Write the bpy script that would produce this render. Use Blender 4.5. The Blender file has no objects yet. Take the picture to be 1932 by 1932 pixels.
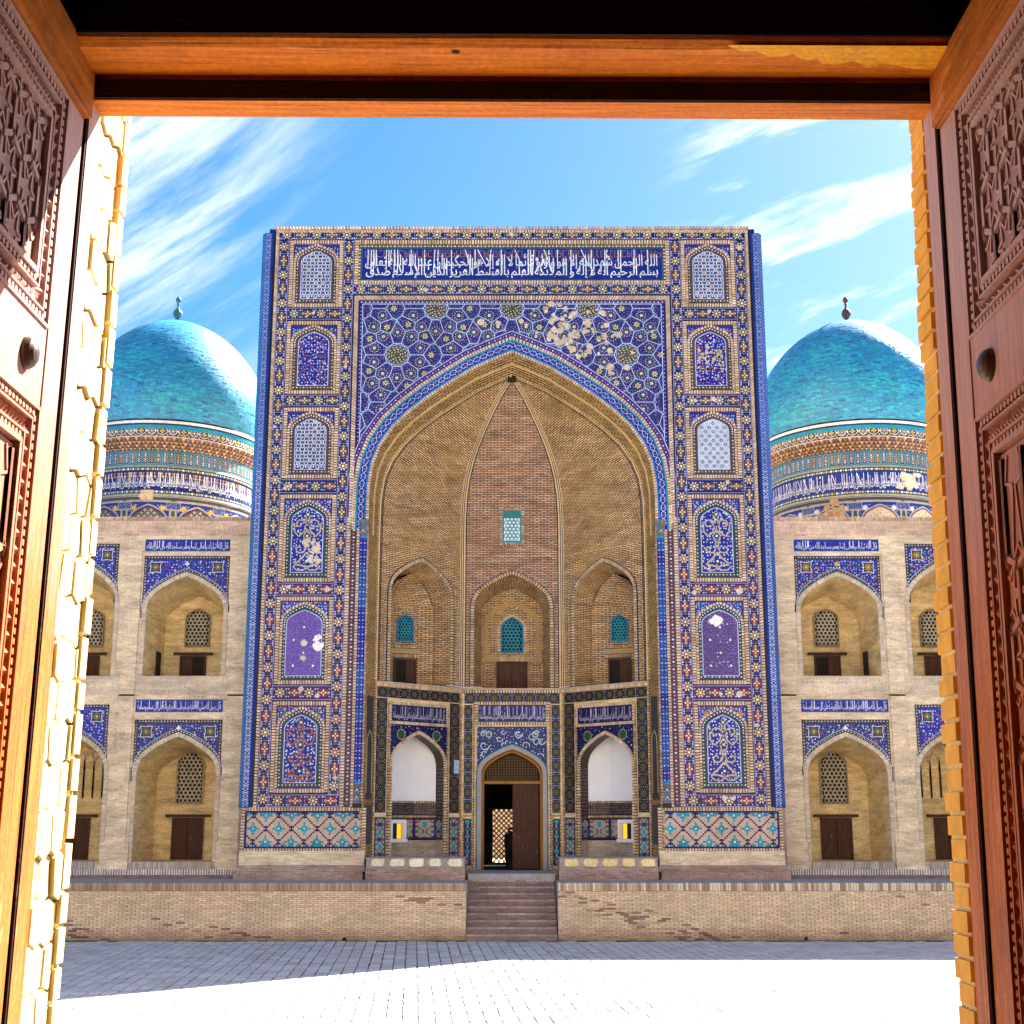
import bpy, math, random
import numpy as np
from mathutils import Vector
R=math.radians
random.seed(7)
sc=bpy.context.scene
# ------------------------------------------------------------------ camera, sky, sun, exposure
PITCH=12.776; FPX=2600.0; EYE=3.55
cam=bpy.data.cameras.new('camera'); cam.sensor_width=36; cam.lens=FPX/1932*36; cam.clip_start=.05; cam.clip_end=2000
co=bpy.data.objects.new('camera',cam); sc.collection.objects.link(co)
co.location=(0,0,EYE); co.rotation_euler=(R(90+PITCH),0,0); sc.camera=co
SUN=Vector((.75,.72,1.0)).normalized()      # towards the sun: behind the madrasa, to the right
w=bpy.data.worlds.new('World'); sc.world=w; w.use_nodes=True
nt=w.node_tree; nd=nt.nodes; ln=nt.links
for n in list(nd): nd.remove(n)
def wn(t,**k):
    n=nd.new(t)
    for a,b in k.items(): setattr(n,a,b)
    return n
def wm(op,a,b=None):
    n=wn('ShaderNodeMath',operation=op)
    for i,v in enumerate((a,b)):
        if v is None: continue
        if isinstance(v,(int,float)): n.inputs[i].default_value=v
        else: ln.new(v,n.inputs[i])
    return n.outputs[0]
sky=wn('ShaderNodeTexSky',sky_type='NISHITA',sun_disc=False)
sky.sun_elevation=math.asin(SUN.z); sky.sun_rotation=math.atan2(SUN.x,SUN.y)
sky.air_density=1.0; sky.dust_density=1.1; sky.ozone_density=2.2; sky.altitude=200
hs=wn('ShaderNodeHueSaturation'); hs.inputs['Saturation'].default_value=1.45; hs.inputs['Value'].default_value=.86
ln.new(sky.outputs[0],hs.inputs['Color'])
tc=wn('ShaderNodeTexCoord')
sep=wn('ShaderNodeSeparateXYZ'); ln.new(tc.outputs['Generated'],sep.inputs[0])
# cirrus laid over azimuth and elevation, streaks fanning up to the right
az=wm('ARCTAN2',sep.outputs[0],sep.outputs[1]); el=wm('ARCSINE',sep.outputs[2])
cb=wn('ShaderNodeCombineXYZ'); ln.new(az,cb.inputs[0]); ln.new(el,cb.inputs[1])
def cirrus(rot,sx,sy,scale,lo,hi,seed):
    m0=wn('ShaderNodeMapping'); m0.inputs['Rotation'].default_value=(0,0,R(rot)); ln.new(cb.outputs[0],m0.inputs[0])
    m=wn('ShaderNodeMapping'); m.inputs['Scale'].default_value=(sx,sy,1); m.inputs['Location'].default_value=(seed,seed*.7,0)
    ln.new(m0.outputs[0],m.inputs[0])
    wp=wn('ShaderNodeTexNoise'); wp.inputs['Scale'].default_value=scale*.5; wp.inputs['Detail'].default_value=2
    ln.new(m.outputs[0],wp.inputs['Vector'])
    ad=wn('ShaderNodeMixRGB',blend_type='ADD'); ad.inputs[0].default_value=.55
    ln.new(m.outputs[0],ad.inputs[1]); ln.new(wp.outputs['Color'],ad.inputs[2])
    n=wn('ShaderNodeTexNoise'); n.inputs['Scale'].default_value=scale; n.inputs['Detail'].default_value=9; n.inputs['Roughness'].default_value=.62
    ln.new(ad.outputs[0],n.inputs['Vector'])
    r=wn('ShaderNodeMapRange'); r.inputs[1].default_value=lo; r.inputs[2].default_value=hi; ln.new(n.outputs[0],r.inputs[0])
    r.interpolation_type='SMOOTHSTEP'
    return r.outputs[0]
def ramp(v,a,b):
    r=wn('ShaderNodeMapRange'); r.inputs[1].default_value=a; r.inputs[2].default_value=b; r.interpolation_type='SMOOTHSTEP'; ln.new(v,r.inputs[0]); return r.outputs[0]
cl=wm('MULTIPLY',cirrus(-36,2.0,13,1.5,.43,.76,3.1),ramp(az,-.10,-.27))
cr=wm('MULTIPLY',cirrus(-14,3.0,16,1.7,.49,.68,8.3),ramp(az,.10,.22))
ca=wm('MINIMUM',wm('ADD',cl,cr),.9)
mx=wn('ShaderNodeMixRGB'); ln.new(ca,mx.inputs[0]); ln.new(hs.outputs[0],mx.inputs[1]); mx.inputs[2].default_value=(5.2,5.5,5.9,1)
bg=wn('ShaderNodeBackground'); bg.inputs['Strength'].default_value=.051; ln.new(mx.outputs[0],bg.inputs[0])
wo=wn('ShaderNodeOutputWorld'); ln.new(bg.outputs[0],wo.inputs[0])
sl=bpy.data.lights.new('sun','SUN'); sl.energy=5.0; sl.angle=R(.5); sl.color=(1,.95,.86)
so=bpy.data.objects.new('sun',sl); sc.collection.objects.link(so); so.rotation_euler=SUN.to_track_quat('Z','Y').to_euler(); so.location=(30,30,60)
sc.view_settings.view_transform='Standard'; sc.view_settings.look='None'; sc.view_settings.gamma=1; sc.view_settings.exposure=2.48
sc.view_settings.use_curve_mapping=False
sc.cycles.max_bounces=7; sc.cycles.diffuse_bounces=5; sc.cycles.glossy_bounces=2; sc.cycles.use_denoising=True
# ------------------------------------------------------------------ measured pixel (1932 px frame) at a real depth -> metres
_c,_s=math.cos(R(PITCH)),math.sin(R(PITCH))
def ZL(v,Y):
    b=(966-v)/FPX; return EYE+Y*(_s+b*_c)/(_c-b*_s)
def XL(u,v,Y):
    b=(966-v)/FPX; return (u-966)/FPX*Y/(_c-b*_s)
# ------------------------------------------------------------------ materials
def newmat(name):
    m=bpy.data.materials.new(name); m.use_nodes=True; t=m.node_tree
    b=t.nodes['Principled BSDF']; return m,t,b
def N(t,ty,**k):
    n=t.nodes.new(ty)
    for a,b in k.items(): setattr(n,a,b)
    return n
def noise(t,vec,scale,detail=4,rough=.55):
    n=N(t,'ShaderNodeTexNoise'); n.inputs['Scale'].default_value=scale; n.inputs['Detail'].default_value=detail; n.inputs['Roughness'].default_value=rough
    if vec is not None: t.links.new(vec,n.inputs['Vector'])
    return n.outputs[0]
def rng(t,v,a,b,c,d):
    r=N(t,'ShaderNodeMapRange'); t.links.new(v,r.inputs[0])
    for i,x in enumerate((a,b,c,d)): r.inputs[i+1].default_value=x
    return r.outputs[0]
def mixc(t,f,a,b,mode='MIX'):
    m=N(t,'ShaderNodeMixRGB',blend_type=mode)
    for i,x in enumerate((f,a,b)):
        if isinstance(x,(int,float)): m.inputs[i].default_value=x
        elif isinstance(x,tuple): m.inputs[i].default_value=(*x[:3],1)
        else: t.links.new(x,m.inputs[i])
    return m.outputs[0]
def bump(t,b,h,st,dist):
    n=N(t,'ShaderNodeBump'); n.inputs['Strength'].default_value=st; n.inputs['Distance'].default_value=dist
    t.links.new(h,n.inputs['Height']); t.links.new(n.outputs[0],b.inputs['Normal'])
def mat_attr(name,rough=.35,var=.25,bmp=.15,scale=6,spec=.5):
    "glazed or plain pieces, each with the colour of its own piece (attribute Col)"
    m,t,b=newmat(name); a=N(t,'ShaderNodeAttribute',attribute_name='Col'); tcn=N(t,'ShaderNodeTexCoord')
    n1=noise(t,tcn.outputs['Object'],scale,5,.65); n2=noise(t,tcn.outputs['Object'],1.1,3)
    f=rng(t,n1,.3,.7,1-var,1+var*.6); g=rng(t,n2,.3,.7,.86,1.1)
    mm=N(t,'ShaderNodeMath',operation='MULTIPLY'); t.links.new(f,mm.inputs[0]); t.links.new(g,mm.inputs[1])
    c=mixc(t,1.0,a.outputs['Color'],mm.outputs[0],'MULTIPLY')
    t.links.new(c,b.inputs['Base Color']); b.inputs['Roughness'].default_value=rough; b.inputs['Specular IOR Level'].default_value=spec
    bump(t,b,n1,bmp,.01); return m
def mat_brick(name,c1,c2,mortar,bw=.27,rh=.068,ms=.011,dark=.45,stain=(.3,.2,.12),sa=.5,bmp=.6,swap=False,rough=.9):
    m,t,b=newmat(name); uv=N(t,'ShaderNodeUVMap',uv_map='UVMap'); vec=uv.outputs[0]
    if swap:
        mp=N(t,'ShaderNodeMapping'); mp.inputs['Rotation'].default_value=(0,0,R(90)); t.links.new(vec,mp.inputs[0]); vec=mp.outputs[0]
    br=N(t,'ShaderNodeTexBrick'); t.links.new(vec,br.inputs['Vector'])
    br.inputs['Scale'].default_value=1; br.inputs['Brick Width'].default_value=bw; br.inputs['Row Height'].default_value=rh
    br.inputs['Mortar Size'].default_value=ms; br.inputs['Mortar Smooth'].default_value=.25; br.inputs['Bias'].default_value=-.15
    br.inputs['Color1'].default_value=(*c1,1); br.inputs['Color2'].default_value=(*c2,1); br.inputs['Mortar'].default_value=(*mortar,1)
    tcn=N(t,'ShaderNodeTexCoord')
    big=noise(t,tcn.outputs['Object'],.55,6,.65)
    st=N(t,'ShaderNodeMapping'); st.inputs['Scale'].default_value=(2.2,2.2,14); t.links.new(tcn.outputs['Object'],st.inputs[0])
    mid=noise(t,st.outputs[0],1.4,5,.7); fine=noise(t,tcn.outputs['Object'],16,5,.7)
    c=mixc(t,rng(t,mid,.52,.68,0,dark),br.outputs['Color'],tuple(x*.45 for x in c2))
    c=mixc(t,rng(t,big,.45,.75,0,sa),c,stain)
    s2=N(t,'ShaderNodeMapping'); s2.inputs['Scale'].default_value=(.9,.9,3.4); t.links.new(tcn.outputs['Object'],s2.inputs[0]); pt=noise(t,s2.outputs[0],1.0,6,.7)
    c=mixc(t,1.0,c,rng(t,pt,.35,.68,1.18,.62),'MULTIPLY')
    c=mixc(t,1.0,c,rng(t,fine,.3,.7,.78,1.15),'MULTIPLY')
    t.links.new(c,b.inputs['Base Color']); b.inputs['Roughness'].default_value=rough; b.inputs['Specular IOR Level'].default_value=.2
    ml=N(t,'ShaderNodeMath',operation='SUBTRACT'); t.links.new(fine,ml.inputs[0]); t.links.new(br.outputs['Fac'],ml.inputs[1])
    bump(t,b,ml.outputs[0],bmp,.012); return m
def mat_wood(name,c1,c2,axis='z',rough=.5,stain=(.04,.015,.008),upper_tone=None):
    m,t,b=newmat(name); tcn=N(t,'ShaderNodeTexCoord'); mp=N(t,'ShaderNodeMapping')
    mp.inputs['Scale'].default_value={'z':(22,22,.9),'y':(22,.9,22),'x':(.9,22,22)}[axis]; t.links.new(tcn.outputs['Object'],mp.inputs[0])
    g=noise(t,mp.outputs[0],2.2,8,.65); big=noise(t,tcn.outputs['Object'],2.3,4,.6)
    mp2=N(t,'ShaderNodeMapping'); mp2.inputs['Scale'].default_value={'z':(60,60,1.5),'y':(60,1.5,60),'x':(1.5,60,60)}[axis]; t.links.new(tcn.outputs['Object'],mp2.inputs[0])
    crack=noise(t,mp2.outputs[0],1.3,3,.5)
    c=mixc(t,rng(t,g,.33,.68,0,1),c1,c2)
    c=mixc(t,rng(t,big,.55,.8,0,.55),c,stain)
    c=mixc(t,rng(t,crack,.60,.70,0,.7),c,stain)
    fine=noise(t,tcn.outputs['Object'],45,6,.75); c=mixc(t,1.0,c,rng(t,fine,.3,.7,.7,1.2),'MULTIPLY')
    sm=N(t,'ShaderNodeMapping'); sm.inputs['Scale'].default_value={'z':(5,5,1.5),'y':(5,1.5,5),'x':(1.5,5,5)}[axis]; t.links.new(tcn.outputs['Object'],sm.inputs[0]); sc_=noise(t,sm.outputs[0],2.0,7,.7); c=mixc(t,rng(t,sc_,.60,.68,0,.4),c,tuple(min(1,q*1.3+.12) for q in c1))
    b.inputs['Specular IOR Level'].default_value=.15
    if upper_tone:      # paler tone mixed in towards the top
        sp=N(t,'ShaderNodeSeparateXYZ'); t.links.new(tcn.outputs['Object'],sp.inputs[0]); ad=N(t,'ShaderNodeMath',operation='ADD'); ad2=N(t,'ShaderNodeMath',operation='MULTIPLY'); ad2.inputs[1].default_value=1.4
        t.links.new(big,ad2.inputs[0]); t.links.new(sp.outputs[2],ad.inputs[0]); t.links.new(ad2.outputs[0],ad.inputs[1])
        c=mixc(t,rng(t,ad.outputs[0],4.6,6.2,0,.8),c,mixc(t,rng(t,g,.3,.7,0,1),upper_tone,tuple(q*.7 for q in upper_tone)))
    t.links.new(c,b.inputs['Base Color']); b.inputs['Roughness'].default_value=rough
    h=N(t,'ShaderNodeMath',operation='SUBTRACT'); t.links.new(g,h.inputs[0]); t.links.new(crack,h.inputs[1])
    bump(t,b,h.outputs[0],.5,.006); return m
def mat_plain(name,c,rough=.8,var=.2,scale=3,emit=None,es=0):
    m,t,b=newmat(name); tcn=N(t,'ShaderNodeTexCoord'); n=noise(t,tcn.outputs['Object'],scale,6,.65)
    k=mixc(t,1.0,c,rng(t,n,.3,.7,1-var,1+var*.5),'MULTIPLY'); t.links.new(k,b.inputs['Base Color'])
    b.inputs['Roughness'].default_value=rough; b.inputs['Specular IOR Level'].default_value=.3
    if emit: b.inputs['Emission Color'].default_value=(*emit,1); b.inputs['Emission Strength'].default_value=es
    bump(t,b,n,.25,.01); return m
M={}
M['tile']=mat_attr('glazed_mosaic',.38,.3,.12,9,.2)
M['bricks']=mat_attr('cut_brick',.9,.22,.5,14,.2)
M['dome']=mat_attr('turquoise_glaze',.55,.2,.35,7,.8)
M['pale']=mat_brick('pale_brick',(.82,.65,.45),(.70,.52,.34),(.84,.70,.52),dark=.6,stain=(.62,.46,.30),sa=.4)
M['niche']=mat_brick('niche_brick_bounce_tint',(.80,.60,.30),(.66,.46,.20),(.80,.64,.38),dark=.6,stain=(.68,.46,.14),sa=.5)  # yellow of light bounced into the niches is put into base and stain
M['parapet']=mat_brick('parapet_brick',(.72,.51,.37),(.62,.38,.26),(.74,.60,.46),bw=.27,rh=.07,swap=True,dark=.4,stain=(.42,.25,.17),sa=.5)
M['soldier']=mat_brick('string_course_brick',(.72,.58,.42),(.62,.48,.34),(.76,.65,.50),bw=.3,rh=.08,swap=True,dark=.3,stain=(.4,.3,.22),sa=.3)
M['vault']=mat_brick('vault_brick',(.80,.56,.31),(.54,.31,.15),(.05,.028,.015),ms=.016,dark=.75,stain=(.42,.24,.08),sa=.6)
M['vaultc']=mat_brick('vault_centre_brick',(.74,.50,.35),(.47,.25,.16),(.055,.028,.02),ms=.016,dark=.7,stain=(.36,.17,.10),sa=.55)
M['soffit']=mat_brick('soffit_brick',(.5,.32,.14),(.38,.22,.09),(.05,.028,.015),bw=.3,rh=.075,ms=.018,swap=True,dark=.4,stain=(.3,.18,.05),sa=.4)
M['terrace']=mat_brick('terrace_brick',(.56,.44,.34),(.42,.31,.24),(.62,.53,.44),dark=.6,stain=(.3,.22,.17),sa=.45,bmp=1)
M['sunbrick']=mat_brick('mosque_brick',(.74,.60,.42),(.66,.52,.35),(.78,.68,.52),dark=.2,stain=(.66,.5,.34),sa=.2)
M['redbrick']=mat_brick('reddish_brick',(.50,.34,.28),(.36,.21,.18),(.5,.42,.37),dark=.6,stain=(.3,.14,.11),sa=.6,bmp=1)
M['mortar']=mat_plain('lime_mortar',(.42,.35,.28),.95,.3,5)
M['plaster']=mat_plain('white_plaster',(.8,.8,.82),.8,.06,2)
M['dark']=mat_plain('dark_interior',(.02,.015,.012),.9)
M['olddoor']=mat_wood('old_door_wood',(.10,.045,.025),(.045,.022,.014),'z',.7)
M['ochre']=mat_wood('ochre_frame_wood',(.42,.19,.03),(.28,.11,.02),'z',.5)
M['woodz']=mat_wood('gate_wood_upright',(.56,.17,.035),(.36,.09,.018),'z',.55,upper_tone=(.58,.40,.37))
M['woody']=mat_wood('gate_wood_lengthwise',(.56,.18,.025),(.34,.09,.012),'y',.55)
M['woodx']=mat_wood('gate_wood_beam',(.74,.23,.006),(.48,.115,.004),'x',.55,stain=(.2,.05,.005))
M['woodc']=mat_wood('carved_panel_wood',(.50,.17,.045),(.30,.09,.025),'z',.6,upper_tone=(.44,.29,.29))
M['rawwood']=mat_wood('bare_yellow_wood',(.85,.42,.01),(.75,.32,.008),'x',.55)
M['iron']=mat_plain('dark_iron',(.09,.05,.03),.35,.3,9)
M['stepm']=mat_plain('worn_step_stone',(.25,.185,.165),.85,.5,6)
M['greystone']=mat_plain('grey_stone',(.36,.33,.33),.85,.35,5)
M['blue_strip']=mat_plain('turquoise_strip',(.01,.16,.42),.3,.3,5)
M['glow']=mat_plain('lit_yellow_room',(.4,.25,.03),.8,.3,4,(1,.5,.02),.22)
M['copper']=mat_plain('green_copper',(.03,.15,.17),.5,.3,9)
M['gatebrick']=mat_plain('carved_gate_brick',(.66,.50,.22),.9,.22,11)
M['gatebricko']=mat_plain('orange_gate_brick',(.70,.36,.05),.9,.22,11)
M['gatemortar']=mat_plain('gate_joint',(.42,.25,.07),.95,.3,9)
M['ceil']=mat_wood('ceiling_and_shade_wood',(.035,.011,.006),(.02,.007,.004),'x',.8)  # ceiling wood, also the colour of the shade painted on the gate frame
M['cloth']=mat_plain('dark_cloth',(.02,.02,.025),.9)
M['darkfloor']=mat_plain('worn_dark_floor',(.06,.045,.035),.9)
M['skin']=mat_plain('skin',(.3,.17,.11),.6,.05)
M['hair']=mat_plain('hair',(.015,.01,.008),.5,.05)
# ------------------------------------------------------------------ objects
C=sc.collection
def link(o,parent=None):
    C.objects.link(o)
    if parent is not None: o.parent=parent
    return o
def tag(o,label=None,cat=None,group=None,kind=None):
    if label: o['label']=label
    if cat: o['category']=cat
    if group: o['group']=group
    if kind: o['kind']=kind
    return o
def empty(name,label,cat,group=None,loc=(0,0,0)):
    o=bpy.data.objects.new(name,None); link(o); o.location=loc; return tag(o,label,cat,group)
class Fr:
    "a wall plane: x along the wall, z up, off out of it towards the viewer"
    def __init__(s,o,ex=(1,0,0)):
        s.o=Vector(tuple(o)[:3]); s.ex=Vector((ex[0],ex[1],0)).normalized(); s.n=Vector((s.ex.y,-s.ex.x,0))
    def pt(s,x,z,off=0):
        p=s.o+s.ex*x+s.n*off; return (p.x,p.y,p.z+z)
class Cyl:
    "a round wall: x is arc length at radius R, prof(z) adds to the radius"
    def __init__(s,c,Rr): s.c=c; s.R=Rr
    def pt(s,x,z,off=0):
        a=x/s.R; r=s.R+off; return (s.c[0]+r*math.sin(a),s.c[1]-r*math.cos(a),z)
class MB:
    def __init__(s): s.v=[]; s.f=[]; s.c=[]; s.uv=[]
    def face(s,pts,col=(1,1,1),uv=None):
        i=len(s.v); s.v.extend(pts); s.f.append(tuple(range(i,i+len(pts)))); s.c.append(col)
        s.uv.extend(uv if uv else [(p[0]+p[1],p[2]) for p in pts])
    def poly(s,fr,P,off,col=(1,1,1),uv=None): s.face([fr.pt(x,z,off) for x,z in P],col,uv or [(x,z) for x,z in P])
    def rect(s,fr,x0,x1,z0,z1,off,col=(1,1,1)): s.poly(fr,[(x0,z0),(x1,z0),(x1,z1),(x0,z1)],off,col)
    def prism(s,fr,P,o0,o1,col=(1,1,1),bev=0):
        "polygon raised from o0 to o1"
        Q=P
        if bev:
            cx=sum(p[0] for p in P)/len(P); cz=sum(p[1] for p in P)/len(P)
            Q=[]
            for x,z in P:
                d=math.hypot(x-cx,z-cz) or 1; k=max(0,1-bev/d); Q.append((cx+(x-cx)*k,cz+(z-cz)*k))
        s.poly(fr,Q,o1,col)
        n=len(P)
        for i in range(n):
            a,b=P[i],P[(i+1)%n]; c,d=Q[(i+1)%n],Q[i]
            s.face([fr.pt(*a,o0),fr.pt(*b,o0),fr.pt(*c,o1),fr.pt(*d,o1)],col,[a,b,(b[0],b[1]+o1-o0),(a[0]+o1-o0,a[1])])
    def box(s,fr,x0,x1,z0,z1,o0,o1,col=(1,1,1),bev=0): s.prism(fr,[(x0,z0),(x1,z0),(x1,z1),(x0,z1)],o0,o1,col,bev)
    def wbox(s,x0,x1,y0,y1,z0,z1,col=(1,1,1)):
        P=lambda x,y,z:(x,y,z)
        for pts,uv in (([P(x0,y0,z0),P(x1,y0,z0),P(x1,y0,z1),P(x0,y0,z1)],'xz'),([P(x0,y1,z0),P(x1,y1,z0),P(x1,y1,z1),P(x0,y1,z1)],'xz'),
              ([P(x0,y0,z0),P(x0,y1,z0),P(x0,y1,z1),P(x0,y0,z1)],'yz'),([P(x1,y0,z0),P(x1,y1,z0),P(x1,y1,z1),P(x1,y0,z1)],'yz'),
              ([P(x0,y0,z0),P(x1,y0,z0),P(x1,y1,z0),P(x0,y1,z0)],'xy'),([P(x0,y0,z1),P(x1,y0,z1),P(x1,y1,z1),P(x0,y1,z1)],'xy')):
            k={'x':0,'y':1,'z':2}; s.face(pts,col,[(p[k[uv[0]]],p[k[uv[1]]]) for p in pts])
    def build(s,name,mat,parent=None,kind=None,smooth=False,label=None):
        me=bpy.data.meshes.new(name); me.from_pydata(s.v,[],s.f)
        me.materials.append(M[mat] if isinstance(mat,str) else mat)
        if s.f:
            ls=np.array([len(f) for f in s.f]); cc=np.array(s.c,dtype=np.float32)[:, :3]
            cc=np.repeat(np.hstack([cc,np.ones((len(cc),1),np.float32)]),ls,axis=0)
            a=me.color_attributes.new('Col','FLOAT_COLOR','CORNER'); a.data.foreach_set('color',cc.ravel())
            u=me.uv_layers.new(name='UVMap'); u.data.foreach_set('uv',np.array(s.uv,dtype=np.float32).ravel())
        if smooth: me.shade_smooth()
        o=bpy.data.objects.new(name,me); link(o,parent)
        if kind: o['kind']=kind
        if label: o['label']=label
        return o
def vary(c,k=.2):
    f=1+random.uniform(-k,k); return tuple(max(0,min(1,x*f)) for x in c)
# palette (real-world base colours)
NAVY=(.015,.014,.16); COB=(.012,.03,.36); DEEP=(.01,.012,.11); PUR=(.07,.02,.17); PURL=(.13,.07,.36); TURQ=(.015,.30,.42); LBLUE=(.02,.14,.46)
WH=(.74,.76,.80); CREAM=(.62,.55,.36); YEL=(.66,.40,.05); BRN=(.13,.07,.03); GRN=(.02,.09,.06); RED=(.30,.05,.03); TAN=(.58,.45,.28); BK=(.02,.02,.04)
BRICK=[(.66,.50,.33),(.72,.57,.40),(.56,.40,.25),(.68,.50,.36)]; BRICKD=[(.50,.34,.21),(.58,.41,.27),(.40,.26,.16)]; JOINT=(.07,.035,.02)
# ------------------------------------------------------------------ 2D shapes
AT=[(1,0),(.999,.12),(.995,.25),(.972,.37),(.92,.475),(.833,.575),(.72,.662),(.584,.747),(.43,.828),(.271,.907),(.13,.958),(0,1)]
class Op:
    def __init__(s,xc,hw,zb,zs,h): s.xc,s.hw,s.zb,s.zs,s.h=xc,hw,zb,zs,h
    def arc(s): 
        r=[(s.hw*x,s.h*z) for x,z in AT]
        L=[(s.xc-x,s.zs+z) for x,z in r]; return L+[(s.xc+x,s.zs+z) for x,z in r[-2::-1]]
    def path(s): return [(s.xc-s.hw,s.zb)]+s.arc()+[(s.xc+s.hw,s.zb)]
    def z_at(s,x):
        d=abs(x-s.xc)/s.hw
        if d>=1: return s.zs
        for (xa,za),(xb,zb) in zip(AT,AT[1:]):
            if xb<=d<=xa: return s.zs+s.h*(za+(zb-za)*((xa-d)/(xa-xb) if xa>xb else 0))
        return s.zs+s.h
    def inside(s,x,z,m=0):
        return abs(x-s.xc)<s.hw-m and z>s.zb+m and (z<s.zs or z<s.z_at(x)-m*1.3)
    def grown(s,g,gb=0): return Op(s.xc,s.hw+g,s.zb-gb,s.zs,s.h+g*1.15)
def offs(P,w_,closed=False):
    n=len(P); out=[]
    for i in range(n):
        a=P[i-1] if (closed or i>0) else None; b=P[(i+1)%n] if (closed or i<n-1) else None; p=P[i]
        ns=[]
        for q,r in ((a,p),(p,b)):
            if q is None or r is None: continue
            dx,dz=r[0]-q[0],r[1]-q[1]; l=math.hypot(dx,dz) or 1; ns.append((-dz/l,dx/l))
        if len(ns)==1: nx,nz=ns[0]; k=1
        else:
            nx,nz=ns[0][0]+ns[1][0],ns[0][1]+ns[1][1]; l=math.hypot(nx,nz) or 1; nx/=l; nz/=l
            k=1/max(.45,nx*ns[0][0]+nz*ns[0][1])
        out.append((p[0]+nx*w_*k,p[1]+nz*w_*k))
    return out
def strip(mb,fr,P,w0,w1,o0,o1,col=(1,1,1),closed=False,side=True):
    A=offs(P,w0,closed); B=offs(P,w1,closed); n=len(P); L=0
    for i in range(n if closed else n-1):
        j=(i+1)%n; l=math.hypot(P[j][0]-P[i][0],P[j][1]-P[i][1])
        c=col() if callable(col) else col
        uv=[(L,w0),(L+l,w0),(L+l,w1),(L,w1)]
        mb.face([fr.pt(*A[i],o1),fr.pt(*A[j],o1),fr.pt(*B[j],o1),fr.pt(*B[i],o1)],c,uv)
        if side and o1-o0>.004:
            mb.face([fr.pt(*A[i],o0),fr.pt(*A[j],o0),fr.pt(*A[j],o1),fr.pt(*A[i],o1)],c,uv)
            mb.face([fr.pt(*B[i],o0),fr.pt(*B[j],o0),fr.pt(*B[j],o1),fr.pt(*B[i],o1)],c,uv)
        L+=l
def soldier(mb,fr,P,w0,w1,pitch,o0,o1,cols=BRICK,closed=False,gap=.34,under=JOINT):
    "a row of cut bricks standing across the path"
    if under: strip(mb,fr,P,w0,w1,o0,o0+.002,under,closed,False)
    A=offs(P,w0,closed); B=offs(P,w1,closed); n=len(P)
    if closed and n==4:
        xs=sorted({p[0] for p in P}); zs=sorted({p[1] for p in P}); a0,a1,b0,b1=xs[0],xs[-1],zs[0],zs[-1]; pt_=pitch*1.18
        for sx,x in ((-1,a0),(1,a1)):
            k=max(1,round((b1-b0+2*w1)/pt_)); h=(b1-b0+2*w1)/k
            for q in range(k): z=b0-w1+q*h; u0,u1=sorted((x+sx*w0,x+sx*w1)); mb.box(fr,u0,u1,z+h*gap/2,z+h*(1-gap/2),o0,o1+random.uniform(-.003,.003),vary(random.choice(cols),.14))
        for sz,z in ((-1,b0),(1,b1)):
            k=max(1,round((a1-a0+2*w0)/pt_)); h=(a1-a0+2*w0)/k
            for q in range(k): x=a0-w0+q*h; u0,u1=sorted((z+sz*w0,z+sz*w1)); mb.box(fr,x+h*gap/2,x+h*(1-gap/2),u0,u1,o0,o1+random.uniform(-.003,.003),vary(random.choice(cols),.14))
        return
    for i in range(n if closed else n-1):
        j=(i+1)%n; l=math.hypot(P[j][0]-P[i][0],P[j][1]-P[i][1]); k=max(1,round(l/pitch/1.18))
        for q in range(k):
            t0,t1=(q+gap/2)/k,(q+1-gap/2)/k
            lp=lambda a,b,t:(a[0]+(b[0]-a[0])*t,a[1]+(b[1]-a[1])*t)
            mb.prism(fr,[lp(A[i],A[j],t0),lp(A[i],A[j],t1),lp(B[i],B[j],t1),lp(B[i],B[j],t0)],o0,o1+random.uniform(-.003,.003),vary(random.choice(cols),.14))
def rectpath(x0,x1,z0,z1): return [(x0,z0),(x0,z1),(x1,z1),(x1,z0)]
def disc(mb,fr,x,z,r,col,off,n=8,rot=0): mb.poly(fr,[(x+r*math.cos(rot+2*math.pi*i/n),z+r*math.sin(rot+2*math.pi*i/n)) for i in range(n)],off,col)
def ring(mb,fr,x,z,r0,r1,col,off,n=10):
    for i in range(n):
        a,b=2*math.pi*i/n,2*math.pi*(i+1)/n
        mb.poly(fr,[(x+r*math.cos(t),z+r*math.sin(t)) for r,t in ((r0,a),(r0,b),(r1,b),(r1,a))],off,col)
def petals(mb,fr,x,z,r0,r1,n,wd,col,off,rot=0):
    for i in range(n):
        a=rot+2*math.pi*i/n; c,s=math.cos(a),math.sin(a); rm=(r0+r1)/2
        mb.poly(fr,[(x+c*r0,z+s*r0),(x+c*rm+s*wd,z+s*rm-c*wd),(x+c*r1,z+s*r1),(x+c*rm-s*wd,z+s*rm+c*wd)],off,col)
def line(mb,fr,a,b,wd,col,off,o0=None):
    dx,dz=b[0]-a[0],b[1]-a[1]; l=math.hypot(dx,dz)
    if l<1e-5: return
    nx,nz=-dz/l*wd/2,dx/l*wd/2
    P=[(a[0]-nx,a[1]-nz),(b[0]-nx,b[1]-nz),(b[0]+nx,b[1]+nz),(a[0]+nx,a[1]+nz)]
    if o0 is None: mb.poly(fr,P,off,col)
    else: mb.prism(fr,P,o0,off,col)
def curve(mb,fr,P,wd,col,off):
    for a,b in zip(P,P[1:]): line(mb,fr,a,b,wd,col,off)
def blob(mb,fr,x,z,r,col,off,n=11):
    mb.poly(fr,[(x+r*random.uniform(.55,1.15)*math.cos(2*math.pi*i/n),z+r*random.uniform(.55,1.15)*math.sin(2*math.pi*i/n)) for i in range(n)],off,col)
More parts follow.
